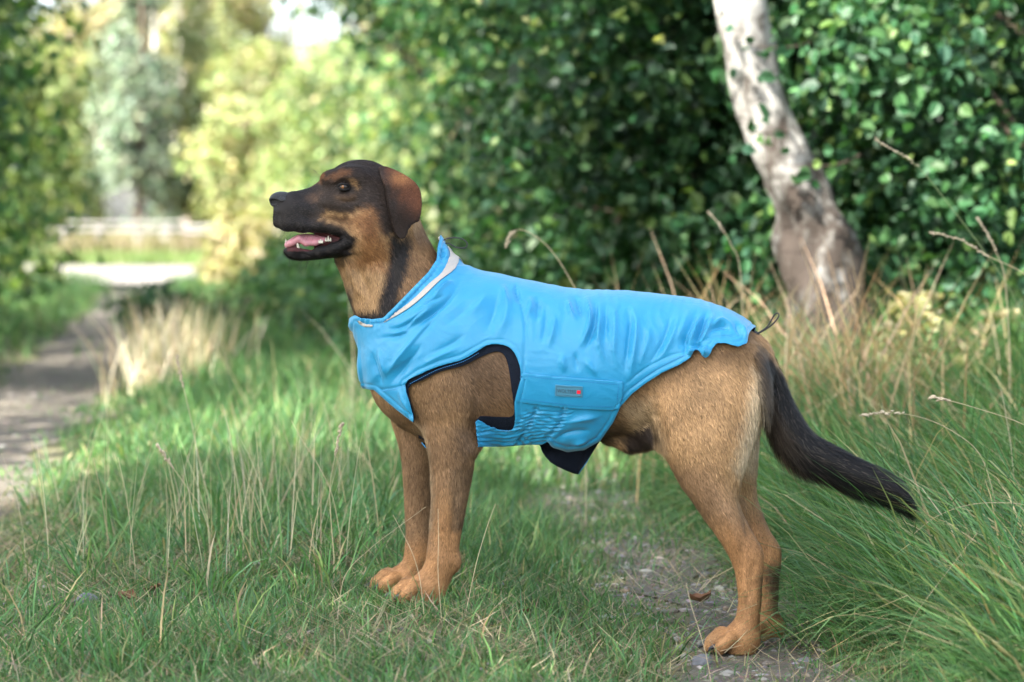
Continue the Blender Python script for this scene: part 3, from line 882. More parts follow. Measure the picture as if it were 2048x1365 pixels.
def stitch(line, off, step=.0042, near=True):
    """a row of thread stitches laid on the cloth"""
    L = smooth_poly(line, 5, closed=False)
    N = vnormals(gV, gT)
    seg = np.linalg.norm(np.diff(L, axis=0), axis=1); tot = seg.sum(); cum = np.concatenate([[0], np.cumsum(seg)])
    V = []; F = []
    kk = np.where((gV[:, 1] < 0))[0]
    gp = gP[kk]
    for s in np.arange(0, tot, step * 1010):
        pts = []
        for e in (s, min(s + step * 640, tot)):
            q = np.array([np.interp(e, cum, L[:, 0]), np.interp(e, cum, L[:, 1])])
            j = kk[((gp - q) ** 2).sum(1).argmin()]
            pts.append(DOG.pick(q[0], q[1], gV[j, 1]) + N[j] * off)
        a, b = pts; e = b - a
        if np.linalg.norm(e) < 1e-5: continue
        side = np.cross(e / np.linalg.norm(e), N[j]) * .0006; up = N[j] * .0006
        n0 = len(V)
        V += [a - side, a + side, b + side, b - side, a + up, b + up]
        F += [(n0, n0+1, n0+4), (n0+3, n0+5, n0+2), (n0, n0+4, n0+5), (n0, n0+5, n0+3), (n0+1, n0+2, n0+5), (n0+1, n0+5, n0+4)]
    return V, F
sv, sf = [], []
for line, off in (([(1050, 751), (1100, 757), (1150, 761), (1240, 768)], .0054), ([(1040, 796), (1090, 802), (1150, 809), (1224, 811)], .0054), ([(1237, 772), (1234, 800)], .0054),
                  ([(1262, 776), (1300, 747), (1345, 722), (1380, 708)], .0005), ([(820, 768), (850, 752), (880, 738), (925, 724), (958, 706)], -.0), ([(1094, 876), (1120, 888), (1165, 890), (1195, 872)], .0006),
                  ([(742, 645), (768, 643), (792, 622), (828, 586), (862, 551)], .0006), ([(762, 783), (790, 779), (810, 773)], .0006)):
    v, f = stitch(line, off)
    sf += [tuple(i + len(sv) for i in t) for t in f]; sv += v
link_mesh('stitching', np.array(sv), np.array(sf), M_STITCH, jacket)['kind'] = 'stuff'

# name patch with its lettering and red square
gN = vnormals(gV, gT)
def surf_at(px, py, lift=0.0):
    kk = np.where(gV[:, 1] < 0)[0]
    j = kk[((gP[kk] - (px, py)) ** 2).sum(1).argsort()[:30]]
    n = gN[j].mean(0); n /= np.linalg.norm(n)
    p = DOG.pick(px, py, gV[j, 1].mean())
    return p + n * lift, n
pc, pn = surf_at(1138, 781, .0062)
px_, _ = surf_at(1166, 783, .0062); pl_, _ = surf_at(1110, 779.5, .0062)
ex = px_ - pl_; ex -= pn * (ex @ pn); ex /= np.linalg.norm(ex)
ey = np.cross(pn, ex)
if ey[2] < 0: ey = -ey
def plate(name, cx, cy, w, hgt, z0, z1, mat, parent, r=.0015):
    V = []; pts = []
    for sx, sy, a0 in ((1, 1, 0), (-1, 1, 90), (-1, -1, 180), (1, -1, 270)):
        for k in range(4):
            a = R(a0 + 30 * k); pts.append((cx + sx*(w/2 - r) + r*math.cos(a), cy + sy*(hgt/2 - r) + r*math.sin(a)))
    n = len(pts)
    for z, q in ((z0, 1), (z1 - .0004, 1), (z1, .985)):
        V += [pc + ex*(cx + (x-cx)*q) + ey*(cy + (y-cy)*q) + pn*z for x, y in pts]
    F = []
    for l in range(2):
        for i in range(n): F.append((l*n + i, l*n + (i+1) % n, (l+1)*n + (i+1) % n, (l+1)*n + i))
    Tt = [(2*n, 2*n + i, 2*n + i + 1) for i in range(1, n-1)]
    return link_mesh(name, np.array(V), [np.array(F), np.array(Tt)], mat, parent, smooth=False)
M_PATCH = simple('grey_blue_rubber', (.055, .20, .30), rough=.5)
M_PATCHRIM = simple('dark_teal_rubber', (.03, .115, .17), rough=.5)
M_LETTER = simple('slate_print', (.035, .10, .15), rough=.5)
M_RED = simple('red_print', (.75, .012, .035), rough=.45)
plate('name_patch', 0, 0, .0535, .0225, -.004, .0006, M_PATCH, jacket)
for cx, cy, w, hh in ((0, .0088, .0475, .0008), (0, -.0088, .0475, .0008), (-.0238, 0, .0008, .0168), (.0238, 0, .0008, .0168)):
    plate('patch_border', cx, cy, w, hh, .0004, .0011, M_PATCHRIM, jacket, r=.0002)
plate('red_square', .0193, -.0005, .0070, .0070, .0004, .0012, M_RED, jacket, r=.0008)
fc = bpy.data.curves.new('lettering', 'FONT'); fc.body = 'WOLTERS'; fc.size = .0098; fc.extrude = .0003; fc.offset = .00022; fc.align_x = 'CENTER'; fc.align_y = 'CENTER'; fc.space_character = 1.05
fo = bpy.data.objects.new('lettering_source', fc)
COL.objects.link(fo)
bpy.context.view_layer.update()
lm = bpy.data.meshes.new_from_object(fo.evaluated_get(bpy.context.evaluated_depsgraph_get()))
bpy.data.objects.remove(fo); bpy.data.curves.remove(fc)
co = np.zeros(len(lm.vertices) * 3); lm.vertices.foreach_get('co', co); co = co.reshape(-1, 3)
co[:, 0] *= .0365 / max(np.ptp(co[:, 0]), 1e-6)
W = pc + (co[:, :1] - .0040) * ex + (co[:, 1:2] - .0005) * ey + (co[:, 2:] + .0009) * pn
lm.vertices.foreach_set('co', W.astype(np.float32).ravel()); lm.materials.clear(); lm.materials.append(M_LETTER)
lo_ = bpy.data.objects.new('lettering', lm); COL.objects.link(lo_); lo_.parent = jacket

def tube_mesh(pts, rad, n=6, close=False):
    pts = np.asarray(pts, float); m = len(pts)
    rad = np.full(m, rad, float) if np.isscalar(rad) else np.asarray(rad, float)
    V = []
    t = np.gradient(pts, axis=0); t /= np.maximum(np.linalg.norm(t, axis=1, keepdims=True), 1e-9)
    ref = np.array([.3, .9, .31]); 
    for i in range(m):
        a = np.cross(t[i], ref); a /= np.linalg.norm(a) + 1e-9; b = np.cross(t[i], a)
        for k in range(n):
            q = 2*math.pi*k/n
            V.append(pts[i] + rad[i] * (math.cos(q)*a + math.sin(q)*b))
    F = [(i*n + k, i*n + (k+1) % n, (i+1)*n + (k+1) % n, (i+1)*n + k) for i in range(m-1) for k in range(n)]
    return np.array(V), np.array(F)
M_CORD = simple('black_cord', (.014, .015, .02), rough=.6)
c1 = smooth_poly([(880, 486), (896, 477), (920, 477), (934, 486), (930, 496), (912, 495), (896, 487), (885, 490)], 5, closed=False)
o_ = [dp(x, y, .0) for x, y in c1]
V, F = tube_mesh(o_, .0014); link_mesh('cord_loop', V, F, M_CORD, jacket)
c2 = smooth_poly([(1512, 670), (1530, 660), (1546, 648), (1557, 634), (1556, 627), (1549, 630), (1541, 644), (1532, 656), (1514, 668)], 5, closed=False)
V, F = tube_mesh([dp(x, y, -.01) for x, y in c2], .0014); link_mesh('cord_loop', V, F, M_CORD, jacket)
V, F = tube_mesh([dp(879, 474, 0), dp(882, 479, 0), dp(885, 486, 0)], [.004, .005, .004]); link_mesh('cord_toggle', V, F, simple('white_plastic', (.7, .7, .68), .4), jacket)
V, F = tube_mesh([dp(1508, 664, -.004), dp(1513, 668, -.006), dp(1517, 676, -.008)], [.004, .0055, .004]); link_mesh('cord_toggle', V, F, M_CORD, jacket)

# dark flap of lining hanging under the belly, blue outside
fl = [(1092, 880), (1086, 900), (1096, 915), (1116, 936), (1148, 949), (1160, 940), (1178, 918), (1198, 884), (1170, 884), (1130, 884)]
nU = 14
A_ = [dp(1090 + (1200-1090)*i/nU, 876 + 6*math.sin(math.pi*i/nU), .035) for i in range(nU+1)]
lowp = smooth_poly([(1080, 884), (1087, 905), (1108, 930), (1150, 950), (1160, 942), (1180, 915), (1199, 884)], 8, closed=False)
LB = [dp(*lowp[int(round(i*(len(lowp)-1)/nU))], .022 + .012*math.sin(i*1.1)) for i in range(nU+1)]
V = []; F = []
for j in range(9):
    t = j / 8
    for i in range(nU+1):
        p = A_[i] * (1-t) + LB[i] * t
        p = p + np.array([0, .010*math.sin(t*3 + i*.7)*t, 0]); V.append(p)
for j in range(8):
    for i in range(nU):
        a = j*(nU+1) + i; F.append((a, a+1, a+nU+2, a+nU+1))
fo_ = link_mesh('belly_flap', np.array(V), np.array(F), None, jacket, mats=[M_BLUE, M_LINING, M_EDGE])
thick(fo_, .0022, off=1.0)

# ---- ears
ear_poly = [(756, 338), (772, 333), (800, 344), (826, 361), (840, 382), (843, 412), (838, 440), (826, 447), (817, 458), (812, 472), (803, 478), (792, 472), (783, 452), (776, 425), (771, 400), (766, 372)]
EP = smooth_poly(ear_poly, 4)
for s in (-1, 1):
    E2 = HEADP.pick(EP[:, 0], EP[:, 1], -.075)[:, [0, 2]]
    lo, hi = E2.min(0), E2.max(0)
    EF = Field((lo[0]-.01, -.115, lo[1]-.01), (hi[0]+.01, -.035, hi[1]+.01), .002)
    sl, X, Y, Z = EF.box(EF.lo, EF.lo + EF.n * EF.h)
    XZ = np.stack([X[:, 0, :].ravel(), Z[:, 0, :].ravel()], 1)
    d2 = poly_sd(XZ, E2).reshape(X.shape[0], 1, X.shape[2])
    tz = np.clip((Z - lo[1]) / (hi[1] - lo[1]), 0, 1); tx = np.clip((X - lo[0]) / (hi[0] - lo[0]), 0, 1)
    vs = -(.0045 * np.exp(-((tx - .42 - .2*(1-tz)) / .16) ** 2) * smoothstep(.1, .8, tz) - .004 * np.exp(-((tx - .78) / .14) ** 2) * smoothstep(.2, .7, tz) + .058 + .030 * smoothstep(1.02, .72, tz) - .012 * smoothstep(.45, 0, tz) - .010 * smoothstep(.6, 1, tx) + .008 * smoothstep(.35, .0, tx) * tz + .004*np.sin(tx*9)*tz)
    t = .0048 + .004 * smoothstep(.75, 1.0, tz)
    a = np.abs(Y - vs) - t + .002; b = d2 + .003
    EF.f[:] = (np.minimum(np.maximum(a, b), 0) + np.sqrt(np.maximum(a, 0)**2 + np.maximum(b, 0)**2) - .0025).astype(np.float32)
    V, Q = EF.mesh(); V = relax(V, Q, 3)
    P = to_pix(HEADP.world(V))
    jit = 5*np.sin(P[:, 0]*.25+P[:, 1]*.1) + 4*np.sin(P[:, 1]*.21)
    w = smoothstep(-22, 26, (P[:, 0] - 800) - .40 * (P[:, 1] - 400) + jit)
    w *= 1 - smoothstep(395, 455, P[:, 1] - .2*(P[:, 0]-820) + jit)
    C = np.array((.026, .018, .016)) * (1-w[:, None]) + np.array((.115, .044, .023)) * w[:, None]
    w2 = np.exp(-(((P[:, 0]-802)/22)**2 + ((P[:, 1]-356)/14)**2))
    C = C * (1-w2[:, None]) + np.array((.25, .11, .042)) * w2[:, None]
    Vl = V.copy(); Vl[:, 1] *= (1 if s < 0 else -1)
    if s > 0: Q = Q[:, ::-1]
    Vd = DOG.local(HEADP.world(Vl))
    e = link_mesh('ear', Vd, Q, M_SKIN, dog, cols=C)
    if s < 0: earV, earQ, earC = Vd, Q, C
    else: ear2V, ear2Q, ear2C = Vd, Q, C

# ---- nose
nlo = HEADP.pick(561, 402, 0.0)
NF = Field(nlo - .045, nlo + .045, .0013)
NF.add(ball(nlo + np.array([-.002, 0, .0005]), (.0215, .0200, .0160)), 0)
NF.add(ball(nlo + np.array([.006, 0, .007]), (.020, .0185, .0105)), .008)
for s in (-1, 1):
    NF.add(ball(nlo + np.array([.006, s*.0185, -.0045]), (.0165, .0105, .0115)), .005)
    NF.add(chain([nlo + np.array([-.019, s*.0085, -.0030]), nlo + np.array([-.008, s*.0185, -.0035])], [.0056, .0060]), .003, 's')
    NF.add(chain([nlo + np.array([-.006, s*.0215, -.0040]), nlo + np.array([.006, s*.0285, -.0085]), nlo + np.array([.016, s*.0285, -.0055])], [.0052, .0032, .0020]), .002, 's')
NF.add(chain([nlo + np.array([-.0235, 0, .004]), nlo + np.array([-.0215, 0, -.016])], [.0014, .0018]), .002, 's')
V, Q = NF.mesh(); V = relax(V, Q, 2)
M_NOSE = simple('wet_nose', (.013, .014, .017), rough=.36, spec=.42, bump=.6, bscale=420)
link_mesh('nose', DOG.local(HEADP.world(V)), Q, M_NOSE, dog)

# ---- eyes
M_EYE = vcol_mat('eye_glass', rough=.04, spec=.48)
for s in (-1, 1):
    c = HEADP.pick(687.5, 374.5, -.052); c[1] = s * .0528
    look = np.array([-.62, s * .76, .10]); look /= np.linalg.norm(look)
    a = np.cross(look, [0, 0, 1.0]); a /= np.linalg.norm(a); b = np.cross(a, look)
    V = []; C = []; nr, ns = 26, 28
    for i in range(nr + 1):
        th = (i / nr) ** 1.2 * math.pi * .62
        for k in range(ns):
            q = 2*math.pi*k/ns
            V.append(c + .0100 * (math.cos(th)*look + math.sin(th)*(math.cos(q)*a + math.sin(q)*b)))
            r = th
            C.append((.003, .003, .003) if r < .26 else ((.20, .078, .020) if r < .62 else ((.006, .004, .004) if r < .74 else (.020, .014, .012))))
    F = [(i*ns+k, (i+1)*ns+k, (i+1)*ns+(k+1) % ns, i*ns+(k+1) % ns) for i in range(nr) for k in range(ns)]
    eye = link_mesh('eye', DOG.local(HEADP.world(np.array(V))), np.array(F), M_EYE, dog, cols=np.array(C))
    ring = []
    for k in range(25):
        q = 2*math.pi*k/24
        ux, uz = math.cos(q) * .0104, math.sin(q) * (.0062 if math.sin(q) > 0 else .0052)
        rr = math.hypot(ux, uz)
        yy = math.sqrt(max(.0107**2 - min(rr, .0104)**2, 1e-6))
        ring.append(c + np.array([ux * 1.02, s * (yy * .95 - .0002), uz - .0004 - .0008*ux/.0104]))
    V, F = tube_mesh(ring, .0026, 8)
    link_mesh('eyelid', DOG.local(HEADP.world(V)), F, simple('eye_rim', (.009, .008, .008), rough=.65, spec=.2), eye)

# ---- tongue, teeth
TF = Field(HEADP.pick(540, 530, 0) + [0, -.05, 0], HEADP.pick(720, 440, 0) + [0, .05, 0], .002)
tt = np.array([(571, 484, 495, .012), (577, 480, 497, .017), (590, 472, 494, .021), (605, 468, 487, .022), (620, 468, 488, .022), (640, 470, 490, .022), (665, 472, 494, .020), (690, 474, 496, .016)], float)
t0 = hs(tt[:, 0], tt[:, 1]); t1 = hs(tt[:, 0], tt[:, 2])
TF.add(tube((t0[:, 0]+t1[:, 0])/2, t1[:, 2], t0[:, 2], tt[:, 3], 0.0), 0)
for s in (-1, 1):
    TF.add(chain([hs(574, 491, s*.010), hs(584, 486, s*.019), hs(598, 478, s*.023), hs(612, 487, s*.023), (hs(630, 486, s*.022)), hs(650, 480, s*.02)], [.004, .004, .004, .004, .004, .004]), .006)
TF.add(chain([hs(578, 477), hs(640, 466)], [.0032, .0030]), .004, 's')
V, Q = TF.mesh(); V = relax(V, Q, 2)
m, nt, p = new_mat('tongue_flesh')
p.inputs['Base Color'].default_value = (.46, .20, .23, 1); p.inputs['Roughness'].default_value = .33; p.inputs['Subsurface Weight'].default_value = .15
p.inputs['Subsurface Radius'].default_value = (.01, .004, .003); p.inputs['Subsurface Scale'].default_value = .5
link_mesh('tongue', DOG.local(HEADP.world(V)), Q, m, dog)
M_TOOTH = simple('ivory_tooth', (.52, .49, .40), rough=.25, spec=.6)
def tooth(px, py, v, hgt, w, tip=(0, 0), up=1, cusps=((0, 1),)):
    F_ = Field(hs(px, py, v) - .016, hs(px, py, v) + .016, .0008)
    b0 = hs(px, py, v)
    for dx, sc in cusps:
        p0 = b0 + np.array([dx, 0, -up*.002]); p1 = b0 + np.array([dx + tip[0]*.001, tip[1]*.001, up*hgt*sc*.55]); p2 = b0 + np.array([dx + tip[0]*.0018, tip[1]*.0018, up*hgt*sc])
        F_.add(chain([p0, p1, p2], [w*.62, w*.42, .0004], k=.0012), .0010)
    V, Q = F_.mesh()
    return link_mesh('tooth', DOG.local(HEADP.world(V)), Q, M_TOOTH, dog)
for s in (-1, 1):
    tooth(597 if s < 0 else 590, 497, s*.021, .0130, .0054, tip=(-1.5, s*1.5))
    tooth(589, 499, s*.012, .0055, .0040)
    tooth(583, 500, s*.0055, .0045, .0036)
    tooth(627, 487, s*.026, .0030, .0030)
    tooth(641, 484, s*.0275, .0065, .0030, cusps=((-.0030, .5), (.0005, 1), (.0040, .45)))
    tooth(656, 480, s*.029, .0085, .0034, cusps=((-.0042, .5), (.0005, 1), (.0050, .5)))
    tooth(668, 466, s*.0300, .0050, .0036, up=-1, cusps=((-.004, .9), (.002, 1), (.007, .6)))
tooth(574, 494, .017, .0175, .0056, tip=(-1.5, 0))

# ---- claws
M_CLAW = simple('dark_claw', (.016, .017, .021), rough=.32, spec=.6)
for key, lst in paws.items():
    for (x, v, z) in lst:
        pts = [(x + .012, v, z + .003), (x + .003, v, z + .002), (x - .006, v, z - .003), (x - .011, v, z - .009)]
        V, F = tube_mesh(pts, [.0054, .0052, .0040, .0008], 8)
        link_mesh('claw', V, F, M_CLAW, dog)

# ---- fur: every hair a thin blade lying along the coat
ANCH = np.array([(560, 420, 1, -.1), (620, 420, 1, .15), (650, 370, 1, -.35), (690, 330, 1, -.05), (740, 330, 1, .4), (720, 400, 1, .35), (735, 480, .6, .8), (640, 515, 1, .2), (700, 560, .25, 1), (760, 560, .2, 1), (830, 520, .45, 1), (780, 620, .3, 1),
                 (860, 740, .35, 1), (900, 800, .3, 1), (985, 760, .8, .7), (930, 860, .3, 1), (890, 950, .1, 1), (890, 1100, 0, 1), (850, 1185, -.7, .6), (830, 1195, -.8, .4), (820, 1000, 0, 1), (800, 860, .1, 1), (760, 800, .2, 1), (780, 1180, -.8, .4),
                 (1300, 790, .6, .8), (1350, 800, .5, .9), (1450, 750, .6, .8), (1450, 820, .35, 1), (1515, 800, .1, 1), (1510, 880, .15, 1), (1400, 930, .4, 1), (1390, 1000, .5, 1), (1450, 1050, .5, 1), (1500, 1100, .1, 1), (1495, 1200, 0, 1), (1455, 1285, -.8, .5),
                 (1260, 865, .5, .7), (1200, 870, .8, .4), (1540, 740, .35, 1), (1550, 800, .3, 1), (1575, 860, .55, .85), (1640, 905, .9, .5), (1720, 940, .9, .45), (1800, 985, .75, .7), (1540, 1100, .1, 1), (1540, 1220, 0, 1)], float)
def flow(P):
    out = np.zeros((len(P), 2)); W = np.zeros(len(P))
    for a in ANCH:
        w = 1.0 / (((P - a[:2]) ** 2).sum(1) + 120) ** 1.5
        n = a[2:] / np.linalg.norm(a[2:])
        out += w[:, None] * n; W += w
    return out / np.linalg.norm(out, axis=1, keepdims=True)

def fur_on(name, V, Q, N, C, P, HW, tailw, count, keep, parent, length, width=.00052, seed=1):
    rg = np.random.default_rng(seed)
    T = tris(Q)
    T = T[keep[T].all(1)]
    ar = .5*np.linalg.norm(np.cross(V[T[:, 1]]-V[T[:, 0]], V[T[:, 2]]-V[T[:, 0]]), axis=1)
    dens = length(P, tailw)[1]
    ar = ar * dens[T[:, 0]]
    i = np.searchsorted(np.cumsum(ar), rg.random(count) * ar.sum()).clip(0, len(T)-1)
    r1 = np.sqrt(rg.random(count)); r2 = rg.random(count)
    b = np.stack([1-r1, r1*(1-r2), r1*r2], 1)
    mixv = lambda A: (A[T[i]] * b[:, :, None]).sum(1)
    p, n, c, px = mixv(V), mixv(N), mixv(C), mixv(P)
    tw = (tailw[T[i]] * b).sum(1)
    n /= np.linalg.norm(n, axis=1, keepdims=True)
    f = flow(px)
    f3 = np.stack([f[:, 0], np.zeros(count), -f[:, 1]], 1)
    f3 += rg.normal(0, .16, (count, 3))
    t = f3 - n * (f3 * n).sum(1, keepdims=True); t /= np.linalg.norm(t, axis=1, keepdims=True) + 1e-9
    L = length(px, tw)[0] * rg.uniform(.65, 1.25, count)
    lift = rg.uniform(.16, .38, count)[:, None]
    lift = lift * np.where(tw > .5, 1.7, 1.0)[:, None]
    sd = np.cross(t, n)
    w = width * rg.uniform(.7, 1.3, count)[:, None]
    d1 = t + n * lift; d1 /= np.linalg.norm(d1, axis=1, keepdims=True)
    d2 = t + n * lift * .25; d2 /= np.linalg.norm(d2, axis=1, keepdims=True)
    root = p - n * .0004
    mid = root + d1 * L[:, None] * .5; tip = mid + d2 * L[:, None] * .5
    VV = np.stack([root, mid - sd*w, mid + sd*w, tip], 1).reshape(-1, 3)
    k = np.arange(count, dtype=np.int32)[:, None] * 4
    Tt = np.concatenate([k + np.array([[0, 2, 1]]), k + np.array([[1, 2, 3]])])
    shade = rg.normal(1, .20, count).clip(.35, 1.9)[:, None]
    # locks of hair: narrow streaks of lighter and darker hair lying along the coat
    pq = px[:, 0] * f[:, 1] - px[:, 1] * f[:, 0]; al = px[:, 0] * f[:, 0] + px[:, 1] * f[:, 1]
    st = np.sin(pq*.95 + 2.2*np.sin(al*.075 + pq*.05)) + np.sin(pq*1.7 + 1.9*np.sin(al*.11) + 1.3) + .8*np.sin(pq*.42 + 1.5*np.sin(al*.05))
    shade = shade * (1 + .13 * st)[:, None]
    cc = np.clip(c * shade, 0, 1)
    # banded hair: darker tips over the back and haunch, pale streaks in the dark tail
    dark = (rg.random(count) < .16) & (px[:, 0] > 700)
    cc[dark] *= .68
    pale = (tw > .5) & (rg.random(count) < .10)
    cc[pale] = cc[pale] * .5 + np.array((.050, .042, .034))
    glint = (rg.random(count) < .14) & (px[:, 0] < 790) & (cc.mean(1) < .05)  # sheen of the dark face hair, put into the colour of some hairs
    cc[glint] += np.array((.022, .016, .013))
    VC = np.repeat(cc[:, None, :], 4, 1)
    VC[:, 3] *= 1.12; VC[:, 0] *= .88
    NN = np.repeat((n + rg.normal(0, .10, (count, 3)))[:, None, :], 4, 1).reshape(-1, 3)
    NN /= np.linalg.norm(NN, axis=1, keepdims=True)
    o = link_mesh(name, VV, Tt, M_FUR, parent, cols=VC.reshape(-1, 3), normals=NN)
    o['kind'] = 'stuff'
    return o
M_FUR = vcol_mat('fur', rough=.55, spec=.2)
def lengths(P, tw):
    L = np.full(len(P), .0125)
    L = np.where(P[:, 0] < 790, .0080, L)
    L = np.where((P[:, 0] < 650) & (P[:, 1] < 530), .0050, L)
    L = np.where((P[:, 1] > 1262) | ((P[:, 1] > 1160) & (P[:, 0] < 900)), .0060, L)
    nk = (P[:, 1] > 500) & (P[:, 0] < 900) & (P[:, 1] < 700)
    L = np.where(nk, .013, L)
    L = np.where((P[:, 1] > 1050) & (P[:, 1] < 1262) & ~((P[:, 1] > 1160) & (P[:, 0] < 900)), .0078, L)
    L = np.where((P[:, 0] > 1470) & (P[:, 1] < 960) & (P[:, 1] > 740) & (tw < .4), .020, L)
    L = np.where((P[:, 0] > 1180) & (P[:, 0] < 1330) & (P[:, 1] > 820), .020, L)
    d, pos, side = line_d(P, tp[:, :2])
    L = np.where(tw > .4, .026 + .044 * smoothstep(0, 18, side * d) * smoothstep(.1, .4, pos), L)
    dn = np.where(L < .006, 2.2, 1.0) + (tw > .4) * .9
    return L, dn
keep = (np.abs(bV[:, 1]) < 1)
inj = poly_sd(bP, JACKET) < -14
ina = (arm_sd(bV, bP, ARM_IN) < .002)
keep &= ~(inj & ~ina)
mouth = (bHW > .5) & (np.abs(hl(bV)[:, 1]) < .034) & (bP[:, 0] > 568) & (bP[:, 0] < 704) & (bP[:, 1] > 456) & (bP[:, 1] < 506)
keep &= ~mouth
keep &= ~((bHW > .5) & (poly_sd(bP, [(672, 374), (688, 363), (704, 376), (690, 385)]) < 0))
keep &= ~((bHW > .5) & (poly_sd(bP, [(536, 384), (576, 384), (583, 402), (575, 420), (540, 424)]) < 0))
fur_on('fur', bV, bF, bN, bC, bP, bHW, bTail, 260000, keep, dog, lengths)
for (V, Q, C, sd_) in ((earV, earQ, earC, 3), (ear2V, ear2Q, ear2C, 4)):
    fur_on('ear_fur', V, Q, vnormals(V, Q), C, to_pix(DOG.world(V)), None, np.zeros(len(V)), 12000, np.ones(len(V), bool), dog, lambda P, tw: (np.full(len(P), .0042), np.ones(len(P))), width=.00056, seed=sd_)
# whiskers and the tuft under the belly
V_ = []; F_ = []
rg = np.random.default_rng(5)
def hair(p, d, L, r, sag=.3):
    d = np.array(d, float); d /= np.linalg.norm(d)
    pts = [p + d*L*t + np.array([0, 0, -sag*L*t*t]) for t in np.linspace(0, 1, 6)]
    v, f = tube_mesh(pts, np.linspace(r, r*.15, 6), 3)
    n0 = sum(len(q) for q in V_); V_.append(v); F_.append(f + n0)
for k in range(26):
    s = -1 if k % 3 else 1
    q = hp(rg.uniform(562, 640), rg.uniform(432, 458), s*.036)
    hair(q, (-.5 + rg.normal(0, .3), s*.7, -.6 + rg.normal(0, .3)), rg.uniform(.03, .06), .0003)
for k in range(10):
    q = hp(rg.uniform(575, 660), 518, rg.uniform(-.02, .02)); hair(q, (-.2 + rg.normal(0, .3), -.2, -1), rg.uniform(.02, .05), .0003, 0)
for k in range(7):
    q = hp(rg.uniform(628, 650), rg.uniform(345, 362), .03); hair(q, (-.8, .1, .8 + rg.normal(0, .3)), rg.uniform(.02, .045), .0003)
for k in range(70):
    q = dp(rg.uniform(1240, 1285), rg.uniform(884, 896), rg.uniform(-.015, .015)); hair(q, (-.35 + rg.normal(0, .35), rg.normal(0, .2), -1), rg.uniform(.012, .030), .0005, 0)
link_mesh('whiskers', np.concatenate(V_), np.concatenate(F_), simple('black_hair', (.012, .011, .012), .5), dog)['kind'] = 'stuff'
# ------------------------------------------------------------------ the lane: two gravel wheel tracks with a grassy ridge between
def lane_x(y): return .42 - .10 * (np.asarray(y, float) + .2)
def lane_s(x, y): return np.asarray(x, float) - lane_x(y)
def left_c(y): return -1.96 - .0009 * np.clip(np.asarray(y, float), 0, 40) ** 2
GR = np.random.default_rng(11)
_wv = [(GR.uniform(.4, 5), GR.uniform(0, 6.28), GR.uniform(0, 6.28)) for _ in range(14)]
def lumps(x, y):
    z = 0
    for k, a, p in _wv: z = z + np.sin(k * (x * math.cos(a) + y * math.sin(a)) * 1.7 + p) / (1 + k)
    return z
def relief0(x, y):
    x = np.asarray(x, float); y = np.asarray(y, float)
    s = lane_s(x, y)
    near = np.exp(-(np.clip(y, 0, None) / 30) ** 2)
    ridge = .075 * smoothstep(-.22, -.55, s) * smoothstep(left_c(y) + .25, left_c(y) + .7, s)
    right = .04 * smoothstep(.22, .6, s) + .22 * smoothstep(.6, 2.4, s) + .10 * smoothstep(2.4, 5, s)
    left = .10 * smoothstep(left_c(y) - .3, left_c(y) - .9, s) + .2 * smoothstep(-3.4, -5.5, s)
    return (ridge + right + left) * near + .010 * lumps(x, y) * near
_soles = [DOG.world(dp(838, 1206, -VF)), DOG.world(dp(795, 1186, VF)), DOG.world(dp(1466, 1307, -VH)), DOG.world(dp(1520, 1285, VH))]
_sd = [(q[0], q[1], q[2] - float(relief0(q[0], q[1]))) for q in _soles]
def relief(x, y):
    x = np.asarray(x, float); y = np.asarray(y, float)
    z = relief0(x, y)
    W = 0; D = 0; M = 0
    for a, b, dz in _sd:
        g = np.exp(-((x - a) ** 2 + (y - b) ** 2) / (2 * .11 ** 2)) + 1e-12
        W = W + g; D = D + g * dz; M = np.maximum(M, g)
    return z + D / W * smoothstep(.02, .75, M)

# ground: one sheet, fine near the dog and coarse far off
gx = np.concatenate([-np.geomspace(700, 6.2, 22), np.arange(-6, 5.01, .10), np.geomspace(5.3, 700, 22)])
gy = np.concatenate([-np.geomspace(300, 5.6, 12), np.arange(-5.4, 8, .09), np.arange(8, 24, .25), np.geomspace(24.5, 900, 34)])
GXX, GYY = np.meshgrid(gx, gy, indexing='xy')
GZ = relief(GXX, GYY)
Vg = np.stack([GXX.ravel(), GYY.ravel(), GZ.ravel()], 1)
ny_, nx_ = GXX.shape
ii, jj = np.meshgrid(np.arange(ny_-1), np.arange(nx_-1), indexing='ij')
a_ = (ii * nx_ + jj).ravel()
Fg = np.stack([a_, a_+1, a_+nx_+1, a_+nx_], 1)

